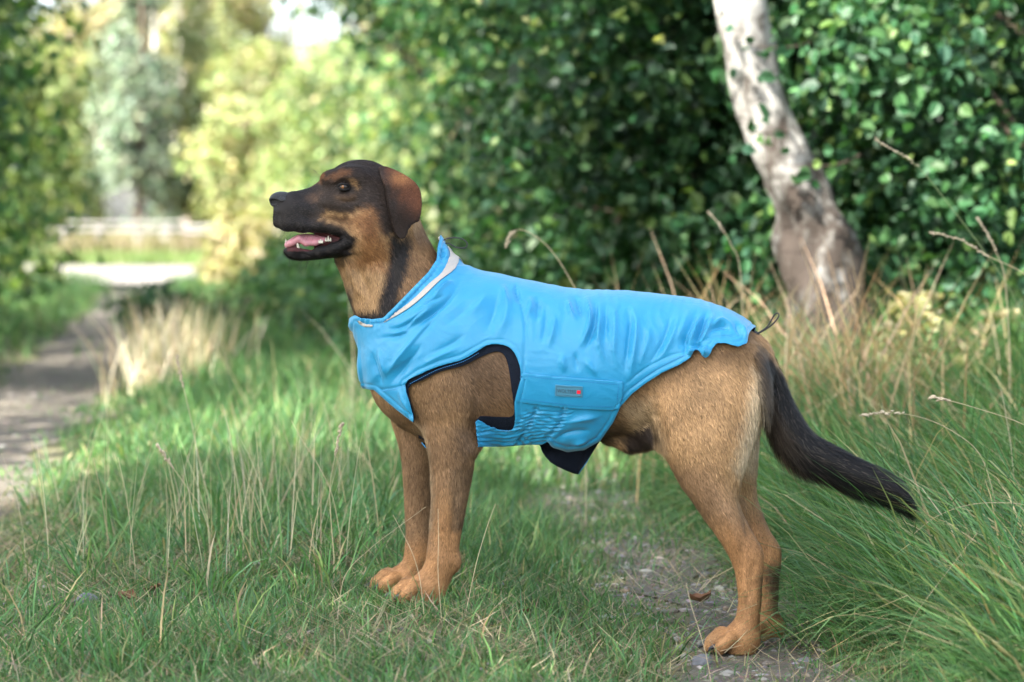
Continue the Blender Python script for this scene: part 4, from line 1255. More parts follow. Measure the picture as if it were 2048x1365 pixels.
def earth_mat(name, cols, scales=(3.0, 40.0, 300.0), bump=.6, rough=.95, stones=0.0, stone_col=(.30, .30, .31)):
    m, nt, p = new_mat(name)
    L = nt.links
    tc = nt.nodes.new('ShaderNodeTexCoord')
    p.inputs['Roughness'].default_value = rough; p.inputs['Specular IOR Level'].default_value = .2
    prev = None; hs_ = []
    for i, sc in enumerate(scales):
        n = nt.nodes.new('ShaderNodeTexNoise'); n.inputs['Scale'].default_value = sc; n.inputs['Detail'].default_value = 7; n.inputs['Roughness'].default_value = .65
        L.new(tc.outputs['Object'], n.inputs['Vector'])
        r = nt.nodes.new('ShaderNodeValToRGB')
        r.color_ramp.elements[0].position = .36; r.color_ramp.elements[1].position = .64
        r.color_ramp.elements[0].color = (*cols[i][0], 1); r.color_ramp.elements[1].color = (*cols[i][1], 1)
        L.new(n.outputs['Fac'], r.inputs['Fac'])
        hs_.append(n)
        if prev is None: prev = r.outputs['Color']
        else:
            mx = nt.nodes.new('ShaderNodeMix'); mx.data_type = 'RGBA'; mx.inputs['Factor'].default_value = .45
            L.new(prev, mx.inputs['A']); L.new(r.outputs['Color'], mx.inputs['B']); prev = mx.outputs['Result']
    if stones:
        v = nt.nodes.new('ShaderNodeTexVoronoi'); v.inputs['Scale'].default_value = 75
        L.new(tc.outputs['Object'], v.inputs['Vector'])
        mr = nt.nodes.new('ShaderNodeMapRange'); mr.inputs['From Min'].default_value = .25; mr.inputs['From Max'].default_value = .45; mr.inputs['To Min'].default_value = stones; mr.inputs['To Max'].default_value = 0
        L.new(v.outputs['Distance'], mr.inputs['Value'])
        hv = nt.nodes.new('ShaderNodeMix'); hv.data_type = 'RGBA'; hv.blend_type = 'MULTIPLY'; hv.inputs['Factor'].default_value = .6
        hv.inputs['A'].default_value = (*stone_col, 1); L.new(v.outputs['Color'], hv.inputs['B'])
        mx = nt.nodes.new('ShaderNodeMix'); mx.data_type = 'RGBA'
        L.new(mr.outputs[0], mx.inputs['Factor']); L.new(prev, mx.inputs['A']); L.new(hv.outputs['Result'], mx.inputs['B']); prev = mx.outputs['Result']
    L.new(prev, p.inputs['Base Color'])
    b = nt.nodes.new('ShaderNodeBump'); b.inputs['Strength'].default_value = bump; b.inputs['Distance'].default_value = .02
    L.new(hs_[1].outputs['Fac'], b.inputs['Height'])
    b2 = nt.nodes.new('ShaderNodeBump'); b2.inputs['Strength'].default_value = bump; b2.inputs['Distance'].default_value = .004
    L.new(hs_[2].outputs['Fac'], b2.inputs['Height']); L.new(b.outputs[0], b2.inputs['Normal']); L.new(b2.outputs[0], p.inputs['Normal'])
    return m
M_GROUND = earth_mat('turf_soil', [((.085, .110, .048), (.14, .145, .075)), ((.08, .075, .045), (.17, .16, .09)), ((.08, .075, .05), (.23, .20, .13))])
ground = link_mesh('ground', Vg, Fg, M_GROUND); ground['kind'] = 'structure'
M_TRACK = earth_mat('track_gravel', [((.105, .090, .070), (.17, .148, .118)), ((.074, .065, .051), (.18, .158, .124)), ((.088, .079, .067), (.23, .21, .175))], stones=.6, stone_col=(.27, .26, .24), bump=.8)
def strip(name, y0, y1, centre, half, dy=.12, lift=.004, mat=M_TRACK, nx=9, wob=.06, seed=3):
    rg = np.random.default_rng(seed)
    ys = np.arange(y0, y1, dy); ph = rg.uniform(0, 6, 6)
    V = []
    for y in ys:
        wl = wob * (math.sin(y*2.1+ph[0]) + math.sin(y*5.3+ph[1])*.6 + math.sin(y*11+ph[2])*.3); wr = wob * (math.sin(y*2.4+ph[3]) + math.sin(y*6.1+ph[4])*.6 + math.sin(y*12+ph[5])*.3)
        hw = half(y) if callable(half) else half
        c = float(lane_x(y)) + float(centre(y))
        for t in np.linspace(0, 1, nx):
            V.append((c - hw + wl + (2*hw + wr - wl) * t, y, 0))
    V = np.array(V); V[:, 2] = relief(V[:, 0], V[:, 1]) + lift
    n = len(ys)
    F = [(i*nx+j, i*nx+j+1, (i+1)*nx+j+1, (i+1)*nx+j) for i in range(n-1) for j in range(nx-1)]
    o = link_mesh(name, V, np.array(F), mat); o['kind'] = 'structure'
    return o
strip('wheel_track', -2.0, 22, lambda y: .05, lambda y: .14, seed=3)
strip('wheel_track', -3.0, 31, left_c, lambda y: .30 + .004 * max(y, 0), seed=5)
M_ROAD = earth_mat('pale_road', [((.19, .172, .155), (.24, .222, .20)), ((.17, .16, .145), (.235, .215, .20)), ((.17, .158, .145), (.26, .24, .22))], bump=.2)
rx = np.linspace(-60, 60, 40); ry = np.linspace(27.5, 43, 6)
RX, RY = np.meshgrid(rx, ry, indexing='xy')
RZ = relief(RX, RY) + .05
Vr = np.stack([RX.ravel(), (RY + .06*RX).ravel(), RZ.ravel()], 1)
Vr[:, 2] = relief(Vr[:, 0], Vr[:, 1]) + .02
ii, jj = np.meshgrid(np.arange(5), np.arange(39), indexing='ij'); a_ = (ii*40+jj).ravel()
link_mesh('road', Vr, np.stack([a_, a_+1, a_+41, a_+40], 1), M_ROAD)['kind'] = 'structure'

# ------------------------------------------------------------------ grass
M_GRASS = vcol_mat('grass_blade', rough=.55, spec=.25, trans=.35, trans_tint=(.95, 1.0, .6))
def blades(x, y, L, w, theta0, bend, phi, col, seg=3, z=None, tipcol=None, curlz=0.0):
    """thin arched blades: theta0 lean from upright at the root, bend added towards the tip, phi the way it leans"""
    n = len(x)
    z = relief(x, y) if z is None else z
    P = np.zeros((n, seg + 1, 3)); P[:, 0] = np.stack([x, y, z - .004], 1)
    dirv = np.stack([np.cos(phi), np.sin(phi)], 1)
    for k in range(seg):
        th = theta0 + bend * ((k + .5) / seg) ** 1.2
        st = L / seg
        P[:, k+1, :2] = P[:, k, :2] + dirv * (np.sin(th) * st)[:, None]
        P[:, k+1, 2] = P[:, k, 2] + np.cos(th) * st
    g = relief(P[:, 1:, 0], P[:, 1:, 1]) + .006
    P[:, 1:, 2] = np.maximum(P[:, 1:, 2], g + (np.arange(seg) * .004)[None])
    tw = GR.uniform(-1.3, 1.3, n)
    sx = np.stack([-np.sin(phi + tw), np.cos(phi + tw), np.zeros(n)], 1)
    ws = np.array([.75, 1.0, .8, .55, .4][:seg]) if seg > 2 else np.array([.9, .8])
    V = np.zeros((n, 2*seg + 1, 3))
    for k in range(seg):
        V[:, 2*k] = P[:, k] - sx * (w * ws[k])[:, None] * .5
        V[:, 2*k+1] = P[:, k] + sx * (w * ws[k])[:, None] * .5
    V[:, 2*seg] = P[:, seg]
    base = (np.arange(n, dtype=np.int32) * (2*seg+1))[:, None]
    Q = np.concatenate([base + np.array([[2*k, 2*k+1, 2*k+3, 2*k+2]]) for k in range(seg-1)])
    T = base + np.array([[2*seg-2, 2*seg-1, 2*seg]])
    C = np.repeat(col[:, None, :], 2*seg+1, 1)
    C[:, :2] = C[:, :2] * .8 + np.array((.14, .13, .06)) * .2
    if tipcol is not None: C[:, 2*seg] = tipcol
    return V.reshape(-1, 3), Q, T, C.reshape(-1, 3)
def join_blades(name, parts, label=None, mat=None):
    Vs, Qs, Ts, Cs = [], [], [], []; n0 = 0
    for V, Q, T, C in parts:
        Vs.append(V); Qs.append(Q + n0); Ts.append(T + n0); Cs.append(C); n0 += len(V)
    Tn = np.concatenate(Ts)
    Qn = [q for q in Qs if len(q)]
    o = link_mesh(name, np.concatenate(Vs), ([np.concatenate(Qn)] if Qn else []) + [Tn], mat or M_GRASS, cols=np.concatenate(Cs), smooth=True)
    tag(o, label, None, kind='stuff')
    return o
def palette(n, cols, w, var=.22):
    c = np.array(cols)[GR.choice(len(cols), n, p=np.array(w) / sum(w))]
    return np.clip(c * GR.normal(1, var, (n, 1)).clip(.4, 1.8) * GR.normal(1, .06, (n, 3)), 0, 1)
GREENS = [(.092, .205, .070), (.068, .165, .056), (.128, .250, .084), (.088, .190, .090), (.19, .27, .09), (.42, .36, .21), (.30, .23, .13)]
def scatter(n, y0, y1, marg=.35, xl=None):
    """points on the ground inside the view and a bit more, evenly per area"""
    out = []
    while sum(len(o) for o in out) < n:
        y = GR.uniform(y0, y1, n * 2); hw = (y - CAM_Y) * .2117 + marg
        hm = (y1 - CAM_Y) * .2117 + marg
        x = GR.uniform(-hm, hm, n * 2)
        k = np.abs(x) < hw
        out.append(np.stack([x[k], y[k]], 1))
    return np.concatenate(out)[:n]
def patchy(x, y, sc, seed):
    r = np.random.default_rng(seed); z = 0
    for _ in range(9):
        a = r.uniform(0, 6.28); k = r.uniform(.6, 1.8) * sc
        z = z + np.sin(k * (x*math.cos(a) + y*math.sin(a)) + r.uniform(0, 6.28))
    return z / 3
def cover(x, y):
    """how grassy the ground is, 0..1"""
    s = lane_s(x, y); lc = left_c(y)
    j = .07 * patchy(x, y, 6, 21)
    r = np.maximum(smoothstep(.10, .25, np.abs(s + j - .05)), .14 + .42 * smoothstep(.5, 2.0, y + .3*patchy(x, y, 2.3, 8)))
    l = smoothstep(.22 + .004*np.clip(y, 0, 40), .40 + .004*np.clip(y, 0, 40), np.abs(s + j - lc)) * .97 + .03
    bare = smoothstep(-.9, .25, patchy(x, y, 4.2, 5) + .25 + .7*smoothstep(1.0, 2.4, y))
    return r * l * (.30 + .70 * bare)

parts = []
# short worn turf near the camera
p = scatter(160000, -1.05, 2.6)
s_ = lane_s(p[:, 0], p[:, 1])
k = GR.random(len(p)) < cover(p[:, 0], p[:, 1]) * (1 - .5*smoothstep(.5, .9, s_))
p = p[k]; n = len(p)
lush = smoothstep(-.4, .9, patchy(p[:, 0], p[:, 1], 3.1, 9)) * .6 + .4 * smoothstep(.2, 1.6, p[:, 1])
L = GR.gamma(5, .0125, n) * (.55 + .75 * lush) * (.30 + .70 * smoothstep(-1.55, -.95, s_[k])) * (1 - .5 * smoothstep(.28, .12, np.abs(s_[k] - .05)))
parts.append(blades(p[:, 0], p[:, 1], L, GR.uniform(.0022, .0046, n), np.abs(GR.normal(.25, .3, n)), GR.uniform(.2, 1.5, n), GR.uniform(0, 6.283, n),
                    palette(n, GREENS, [30, 24, 18, 16, 6, 3, 1]), seg=2))
# dry thatch lying between
p = scatter(60000, -1.05, 2.2)
s_ = lane_s(p[:, 0], p[:, 1])
k = GR.random(len(p)) < (.30 + .5 * smoothstep(.5, -.6, patchy(p[:, 0], p[:, 1], 4.2, 5))) * np.where(np.abs(s_ - .05) < .2, .35, 1) * (s_ < .7)
p = p[k]; n = len(p)
parts.append(blades(p[:, 0], p[:, 1], GR.uniform(.03, .10, n), GR.uniform(.0016, .0034, n), GR.uniform(1.0, 1.5, n), GR.uniform(-.3, .3, n), GR.uniform(0, 6.283, n),
                    palette(n, [(.44, .37, .24), (.34, .28, .18), (.26, .20, .13), (.16, .20, .09)], [4, 4, 3, 3]), z=relief(p[:, 0], p[:, 1]) + GR.uniform(.002, .025, n), seg=2))
# taller lush tufts of the ridge and the left margin
def tufts(nt_, y0, y1, ok, Lr, per, wr, cols, wts, spread=.035, lean=.35, bend=(.3, 1.4), seg=3, marg=.35):
    c = scatter(nt_, y0, y1, marg)
    c = c[GR.random(len(c)) < ok(c[:, 0], c[:, 1])]
    m = np.repeat(np.arange(len(c)), per); n = len(m)
    ang = GR.uniform(0, 6.283, n); rr = np.abs(GR.normal(0, spread, n))
    x = c[m, 0] + rr*np.cos(ang); y = c[m, 1] + rr*np.sin(ang)
    ts = GR.uniform(.65, 1.25, len(c))[m]
    return blades(x, y, GR.uniform(*Lr, n) * ts, GR.uniform(*wr, n), np.abs(GR.normal(lean, .2, n)), GR.uniform(*bend, n), ang + GR.normal(0, .5, n), palette(n, cols, wts), seg=seg)
ridge = lambda x, y: smoothstep(-.30, -.62, lane_s(x, y)) * smoothstep(left_c(y) + .22, left_c(y) + .55, lane_s(x, y))
parts.append(tufts(2600, .10, 6, lambda x, y: ridge(x, y) * (.35 + .65*smoothstep(.2, 1.2, y)) * (.25 + .75*smoothstep(-1.5, -.9, lane_s(x, y))), (.06, .185), 14, (.003, .0056), GREENS, [28, 20, 22, 12, 6, 5, 1]))
parts.append(tufts(500, -.9, .6, lambda x, y: cover(x, y) * .35 * smoothstep(-.2, .5, patchy(x, y, 3.1, 9)), (.08, .18), 12, (.0025, .0048), GREENS, [28, 24, 14, 14, 5, 4, 1]))
parts.append(tufts(1500, 5, 14, lambda x, y: np.maximum(ridge(x, y) * smoothstep(-1.5, -1.0, lane_s(x, y)), smoothstep(left_c(y)-.45, left_c(y)-.8, lane_s(x, y))), (.09, .22), 16, (.006, .011), GREENS, [28, 20, 22, 12, 6, 6, 1]))
join_blades('grass', parts, 'short green turf with dry thatch on the ridge of the lane')
# middle and far turf
parts = []
p = scatter(60000, 2.4, 9)
p = p[GR.random(len(p)) < cover(p[:, 0], p[:, 1])]; n = len(p)
parts.append(blades(p[:, 0], p[:, 1], GR.gamma(5, .020, n) * (.30 + .70 * smoothstep(-1.6, -.95, lane_s(p[:, 0], p[:, 1]))), GR.uniform(.005, .010, n), np.abs(GR.normal(.25, .25, n)), GR.uniform(.2, 1.3, n), GR.uniform(0, 6.283, n), palette(n, GREENS, [28, 22, 20, 14, 8, 3, 0]), seg=2))
p = scatter(60000, 9, 30, 1.0)
p = p[GR.random(len(p)) < cover(p[:, 0], p[:, 1])]; n = len(p)
parts.append(blades(p[:, 0], p[:, 1], GR.gamma(5, .026, n), GR.uniform(.008, .016, n), np.abs(GR.normal(.25, .25, n)), GR.uniform(.2, 1.3, n), GR.uniform(0, 6.283, n), palette(n, GREENS, [28, 20, 22, 12, 8, 2, 0]), seg=2))
join_blades('grass', parts, 'soft green grass along the lane farther off')
# strip beyond the road: green, then tall pale hay
parts = []
n = 16000; x = GR.uniform(-22, 6, n); y = GR.uniform(43.5, 58, n) + .06*x
parts.append(blades(x, y, GR.uniform(.12, .3, n), GR.uniform(.03, .06, n), np.abs(GR.normal(.2, .2, n)), GR.uniform(.2, 1, n), GR.uniform(0, 6.283, n), palette(n, [(.12, .19, .055), (.16, .22, .075)], [1, 1]), seg=2))
n = 16000; x = GR.uniform(-24, 6, n); y = GR.uniform(57, 67, n) + .06*x
parts.append(blades(x, y, GR.uniform(.35, .75, n), GR.uniform(.03, .06, n), np.abs(GR.normal(.15, .12, n)), GR.uniform(.1, .7, n), GR.uniform(0, 6.283, n), palette(n, [(.23, .195, .115), (.195, .175, .10), (.17, .18, .085)], [3, 2, 1]), seg=2))
join_blades('grass', parts, 'pale hay and green verge beyond the road')
# long lodged grass of the right verge
parts = []
def verge(n, y0, y1, s0, s1, Lr, wr, cols, wts, phi0, lean=(.7, .3), bend=(.5, 1.5), seg=4, dens=lambda x, y: 1.0, marg=.4):
    p = scatter(n, y0, y1, marg)
    s = lane_s(p[:, 0], p[:, 1]); j = .10 * patchy(p[:, 0], p[:, 1], 5, 33)
    k = (s + j > s0) & (s < s1) & (GR.random(len(p)) < dens(p[:, 0], p[:, 1]))
    p = p[k]; m = len(p)
    sw = patchy(p[:, 0], p[:, 1], 2.6, 44) * .8
    return blades(p[:, 0], p[:, 1], GR.uniform(*Lr, m), GR.uniform(*wr, m), np.abs(GR.normal(lean[0], lean[1], m)), GR.uniform(*bend, m), phi0 + sw + GR.normal(0, .85, m), palette(m, cols, wts), seg=seg)
VG = [(.092, .205, .070), (.068, .168, .056), (.126, .245, .084), (.086, .188, .088), (.20, .27, .09), (.44, .37, .21)]
parts.append(verge(40000, -1.1, 2.0, .34, 3, (.22, .52), (.0032, .0062), VG, [26, 18, 24, 12, 10, 10], 3.5))
parts.append(verge(34000, 2.0, 6.5, .45, 4, (.28, .60), (.005, .009), VG, [26, 22, 22, 14, 9, 7], 3.6, lean=(.5, .3)))
parts.append(verge(24000, -1.1, 1.2, .20, .75, (.08, .24), (.0026, .005), VG, [30, 26, 20, 14, 5, 3], 3.3))
parts.append(verge(3600, -.6, 6.0, .5, 4, (.30, .62), (.0022, .0036), [(.40, .32, .18), (.33, .25, .13), (.45, .38, .24)], [3, 2, 2], 3.4, lean=(.8, .35), dens=lambda x, y: .45 + .55*smoothstep(1.2, 3, y)))
parts.append(verge(30000, 6.5, 20, .5, 5, (.35, .85), (.009, .016), VG, [24, 20, 22, 12, 12, 11], 3.6, lean=(.4, .3), seg=3))
join_blades('grass', parts, 'long lodged green grass on the right verge below the hedge')
# upright straw of last summer on the ridge, and the pale clumps
STRAW = [(.54, .46, .31), (.47, .40, .26), (.60, .54, .41), (.40, .33, .22)]
parts = []
p = scatter(2300, .30, 3.6); s_ = lane_s(p[:, 0], p[:, 1])
p = p[GR.random(len(p)) < ridge(p[:, 0], p[:, 1]) * smoothstep(-.5, .6, patchy(p[:, 0], p[:, 1], 2.4, 12) + .3) * np.exp(-((p[:, 0] + .58 + .08*p[:, 1]) / .34) ** 2)]; n = len(p)
parts.append(blades(p[:, 0], p[:, 1], GR.uniform(.16, .38, n), GR.uniform(.0014, .0024, n), np.abs(GR.normal(.12, .14, n)), GR.uniform(0, .6, n), GR.uniform(0, 6.283, n), palette(n, STRAW, [3, 3, 3, 2], .15), seg=4))
def clump(px, d, n, rx_, ry_, Lr, wr, cols, wts, lean=.2, bend=(.1, .7)):
    w = at_depth(px, 600, d); x = w[0] + GR.normal(0, rx_, n); y = w[1] + GR.normal(0, ry_, n)
    return blades(x, y, GR.uniform(*Lr, n), GR.uniform(*wr, n), np.abs(GR.normal(lean, .18, n)), GR.uniform(*bend, n), GR.uniform(0, 6.283, n), palette(n, cols, wts, .15), seg=4)
parts.append(clump(352, 12.0, 300, .13, .7, (.30, .50), (.006, .011), STRAW, [3, 3, 3, 1]))
for px, d, n in ((1450, 7.4, 90), (1540, 7.7, 100), (1650, 7.6, 120), (1720, 7.2, 130), (1790, 7.9, 45), (1350, 8.2, 40), (1230, 8.5, 40)):
    parts.append(clump(px, d, n, .16, .30, (.40, .82), (.0045, .0085), [(.44, .31, .18), (.36, .25, .135), (.50, .39, .25), (.27, .20, .11)], [3, 3, 2, 1], lean=.30, bend=(.2, 1.3)))
parts.append(clump(1100, 9.5, 90, .5, .5, (.35, .7), (.005, .008), STRAW, [3, 3, 2, 2], lean=.25))
join_blades('dry_grass', parts, 'upright pale straw standing on the ridge and before the hedge')

# gravel lying in the wheel tracks
ico = bmesh.new(); bmesh.ops.create_icosphere(ico, subdivisions=1, radius=1.0)
IV = np.array([v.co[:] for v in ico.verts]); IF = np.array([[v.index for v in f.verts] for f in ico.faces]); ico.free()
def pebbles(x, y, r, cols):
    n = len(x)
    sc = r[:, None] * np.stack([GR.uniform(.7, 1.3, n), GR.uniform(.7, 1.3, n), GR.uniform(.35, .7, n)], 1)
    a = GR.uniform(0, 6.28, n)
    V = IV[None] * GR.uniform(.82, 1.15, (n, len(IV), 1)) * sc[:, None, :]
    ca, sa = np.cos(a)[:, None], np.sin(a)[:, None]
    V = np.stack([V[..., 0]*ca - V[..., 1]*sa, V[..., 0]*sa + V[..., 1]*ca, V[..., 2]], -1)
    V += np.stack([x, y, relief(x, y) + sc[:, 2]*.35], 1)[:, None, :]
    F = (np.arange(n)*len(IV))[:, None, None] + IF[None]
    return V.reshape(-1, 3), F.reshape(-1, 3), np.repeat(cols, len(IV), 0)
n = 2800
y = GR.uniform(-1.1, 3.6, n); x = lane_x(y) + .05 + GR.normal(0, .14, n)
n2 = 1600
y2 = GR.uniform(.2, 8, n2); x2 = lane_x(y2) + left_c(y2) + GR.normal(0, .24, n2)
n3 = 900
y3 = GR.uniform(-.9, 1.0, n3); x3 = GR.uniform(-1.3, .5, n3)
x, y = np.concatenate([x, x2, x3]), np.concatenate([y, y2, y3]); n = len(x)
V, F, C = pebbles(x, y, GR.gamma(3, .0016, n) + .0015, palette(n, [(.20, .192, .18), (.15, .142, .132), (.27, .25, .225), (.20, .16, .125)], [3, 3, 2, 2], .2))
o = link_mesh('gravel', V, F, vcol_mat('pebble', rough=.85, spec=.25), cols=C, smooth=False); tag(o, 'small grey pebbles lying in the wheel tracks', None, kind='stuff')

# ------------------------------------------------------------------ leaves, shrubs and trees
M_LEAF = vcol_mat('leaf', rough=.48, spec=.32, trans=.42, trans_tint=(.95, 1.0, .45))
M_NEEDLE = vcol_mat('needle', rough=.6, spec=.2, trans=.12)
def leaves(P, size, nrm, cols, round_=.75, fine=True, droop=.5):
    """one blade per point: folded along the midrib"""
    n = len(P)
    nrm = nrm / (np.linalg.norm(nrm, axis=1, keepdims=True) + 1e-9)
    r = GR.normal(0, 1, (n, 3)); r[:, 2] -= droop
    ax = r - nrm * (r * nrm).sum(1, keepdims=True); ax /= np.linalg.norm(ax, axis=1, keepdims=True) + 1e-9
    sd = np.cross(nrm, ax)
    L = size[:, None]; W = L * round_ * GR.uniform(.8, 1.15, (n, 1)); f = GR.uniform(.02, .28, (n, 1)) * W
    tip = P + ax*L - nrm*L*GR.uniform(0, .3, (n, 1))
    if fine:
        V = np.stack([P, P + ax*L*.25 + sd*W*.44 + nrm*f, P + ax*L*.65 + sd*W*.42 + nrm*f, tip, P + ax*L*.65 - sd*W*.42 + nrm*f, P + ax*L*.25 - sd*W*.44 + nrm*f], 1)
        F = (np.arange(n, dtype=np.int32)*6)[:, None, None] + np.array([[0, 3, 2, 1], [0, 5, 4, 3]])[None]
        m = 6; F = F.reshape(-1, 4)
    else:
        V = np.stack([P, P + ax*L*.5 + sd*W*.5 + nrm*f, tip, P + ax*L*.5 - sd*W*.5 + nrm*f], 1)
        F = (np.arange(n, dtype=np.int32)*4)[:, None, None] + np.array([[0, 2, 1], [0, 3, 2]])[None]
        m = 4; F = F.reshape(-1, 3)
    return V.reshape(-1, 3), F, np.repeat(cols, m, 0)
def crown(center, radii, nclump, nleaf, size, cols, wts, clump_r=.34, up=.35, shell=.55, lo=-9, fine=True, round_=.75, var=.2, tone_=.16):
    """leaf clumps spread through an uneven ellipsoid; most near its skin"""
    c = np.array(center, float); rad = np.array(radii, float)
    d = GR.normal(0, 1, (nclump, 3)); d /= np.linalg.norm(d, axis=1, keepdims=True)
    q = d * (shell + (1 - shell) * GR.random((nclump, 1)) ** .6) * GR.uniform(.82, 1.12, (nclump, 1))
    cc = c + q * rad
    cr = rad.mean() * clump_r * GR.uniform(.6, 1.35, nclump)
    m = GR.choice(nclump, nleaf, p=cr**2 / (cr**2).sum())
    e = GR.normal(0, 1, (nleaf, 3)); e /= np.linalg.norm(e, axis=1, keepdims=True)
    P = cc[m] + e * (cr[m] * GR.random(nleaf) ** .45)[:, None] * np.array([1, 1, .8])
    k = P[:, 2] > lo
    P = P[k]; e = e[k]; m = m[k]
    nrm = e * .5 + (P - c) / rad * .45 + GR.normal(0, .45, P.shape); nrm[:, 2] += up
    tone = GR.normal(1, tone_, nclump).clip(.5, 1.7)[m][:, None]
    C = palette(len(P), cols, wts, var) * tone
    return leaves(P, size * GR.uniform(.5, 1.45, len(P)), nrm, np.clip(C, 0, 1), fine=fine, round_=round_)
def limbs(base, top, r0, tips, rt=.3):
    """trunk from base to top and limbs out to the given points"""
    base = np.array(base, float); top = np.array(top, float)
    Vs, Fs = [], []; n0 = 0
    def addt(pts, rad):
        nonlocal n0
        v, f = tube_mesh(pts, rad, 8); Vs.append(v); Fs.append(f + n0); n0 += len(v)
    mid = (base + top) / 2 + np.append(GR.normal(0, np.linalg.norm(top-base)*.03, 2), 0)
    L = smooth_poly([base, mid, top], 6, closed=False)
    addt(L, np.linspace(r0, r0*rt, len(L)))
    for t in tips:
        a = L[GR.integers(len(L)//3, len(L)-1)]; t = np.array(t, float)
        b = (a + t)/2 + np.array([0, 0, .12*np.linalg.norm(t-a)])
        l = smooth_poly([a, b, t], 4, closed=False)
        addt(l, np.linspace(r0*.4, r0*.08, len(l)))
    return np.concatenate(Vs), np.concatenate(Fs)
M_BARK = simple('brown_bark', (.085, .065, .05), .9, .2, bump=.8, bscale=30, var=.35, vscale=12)
def plant(name, label, cat, center, radii, nclump, nleaf, size, cols, wts, group=None, base=None, trunk_r=.05, ntips=7, foliage='foliage', stem='stem', mat=None, bark=None, **kw):
    c = np.array(center, float)
    b = np.array(base, float) if base is not None else np.array([c[0], c[1], 0.0])
    b[2] = float(relief(b[0], b[1])) - .05
    e = empty(name, label, cat, b, group)
    V, F, C = crown(c, radii, nclump, nleaf, size, cols, wts, lo=b[2] + .04, **kw)
    o = link_mesh(foliage, V - b, F, mat or M_LEAF, e, cols=C, smooth=False); o['kind'] = 'stuff'
    tips = c + GR.normal(0, 1, (ntips, 3)) * np.array(radii) * .45
    V, F = limbs(b, c + np.array([0, 0, radii[2]*.3]), trunk_r, tips)
    link_mesh(stem, V - b, F, bark or M_BARK, e)
    return e
BANK = [(.075, .165, .060), (.055, .130, .050), (.105, .205, .075), (.070, .150, .080), (.20, .25, .10)]
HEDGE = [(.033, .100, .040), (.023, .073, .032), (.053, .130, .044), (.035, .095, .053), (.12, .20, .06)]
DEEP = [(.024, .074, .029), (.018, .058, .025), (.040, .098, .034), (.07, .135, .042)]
BRIGHT = [(.225, .29, .115), (.28, .33, .145), (.19, .27, .108), (.325, .325, .165)]
YELL = [(.40, .385, .20), (.43, .41, .225), (.31, .345, .16), (.46, .40, .26)]  # BRIGHT and YELL are paler than real leaves: sunlight put into the colour
SPRUCE = [(.16, .225, .155), (.21, .265, .20), (.13, .19, .105), (.26, .30, .20)]
YEW = [(.16, .21, .09), (.22, .26, .11), (.27, .29, .13)]
def wpt(px, d, z=0.0):
    w = at_depth(px, 500, d); return np.array([w[0], w[1], z])
# hedge on the right, shrub by shrub
for label, px, d, rad, zc, nl, size, pal, wts in (
    ('dark round-leaved hedge shrub reaching out of the frame, far right of the birch', 2120, 9.6, (1.25, 1.2, 1.8), 1.5, 16000, .054, HEDGE, [30, 24, 24, 14, 8]),
    ('glossy green hedge shrub with yellowing sprays just right of the birch', 1860, 10.6, (1.15, 1.2, 1.9), 1.5, 17000, .056, HEDGE, [28, 22, 26, 14, 10]),
    ('deep green hedge shrub standing right behind the birch trunk', 1610, 11.2, (1.1, 1.1, 1.9), 1.5, 16000, .054, DEEP, [30, 26, 24, 8]),
    ('dense hedge shrub with sunlit round leaves just left of the birch', 1375, 11.0, (1.0, 1.1, 1.9), 1.5, 17000, .058, HEDGE, [26, 22, 28, 14, 10]),
    ('dark leafy hedge shrub above the middle of the blue coat', 1270, 12.6, (.85, 1.1, 2.2), 1.6, 14000, .056, DEEP, [28, 24, 26, 10]),
    ('loose mid-green hedge shrub above the front of the blue coat', 1150, 15.0, (.85, 1.2, 2.6), 1.7, 10500, .064, HEDGE, [28, 22, 24, 14, 12]),
    ('airy shrub with pale leaves behind the head of the dog', 1010, 20.5, (.95, 1.3, 3.0), 2.0, 6500, .080, HEDGE + BRIGHT[:2], [20, 14, 26, 14, 12, 12, 10]),
):
    plant('hedge_shrub', label, 'shrub', wpt(px, d, zc), rad, 90, nl, size, pal, wts, group='hedge shrubs along the right of the lane', trunk_r=.04, round_=.8, clump_r=.27, shell=.5, tone_=.30)  # wide clump tones put sunlit clumps and dark depth into the leaf colour
# darker growth behind the hedge and the tree reaching over the lane
for label, px, d, rad, zc, nl, size, pal, wts in (
    ('tall dark thicket showing through the hedge behind the birch', 1750, 14.5, (1.7, 1.2, 2.8), 2.4, 9000, .11, DEEP, [30, 26, 20, 6]),
    ('tall dark thicket at the right edge behind the hedge', 2200, 13.0, (1.4, 1.2, 2.8), 2.4, 8000, .11, DEEP, [30, 26, 20, 6]),
    ('tall dark thicket behind the hedge left of the birch', 1400, 17.0, (1.5, 1.3, 3.0), 2.6, 9000, .12, DEEP, [30, 26, 20, 6]),
):
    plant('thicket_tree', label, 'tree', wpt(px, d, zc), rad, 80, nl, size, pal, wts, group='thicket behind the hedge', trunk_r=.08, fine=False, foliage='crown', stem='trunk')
plant('leaning_tree', 'broad dark tree whose branches hang over the top of the lane', 'tree', wpt(810, 25, 4.1), (1.25, 1.8, 1.6), 60, 7000, .12, DEEP + YELL[:1], [26, 22, 26, 12, 8], base=wpt(1010, 25.5), trunk_r=.13, fine=False, foliage='crown', stem='trunk')
plant('mid_tree', 'mid-green tree in half sun between the bright far trees and the hedge', 'tree', wpt(890, 33, 3.0), (1.25, 1.6, 2.6), 70, 4600, .15, HEDGE + BRIGHT[:2], [8, 6, 22, 12, 12, 22, 18], trunk_r=.10, fine=False, foliage='crown', stem='trunk')
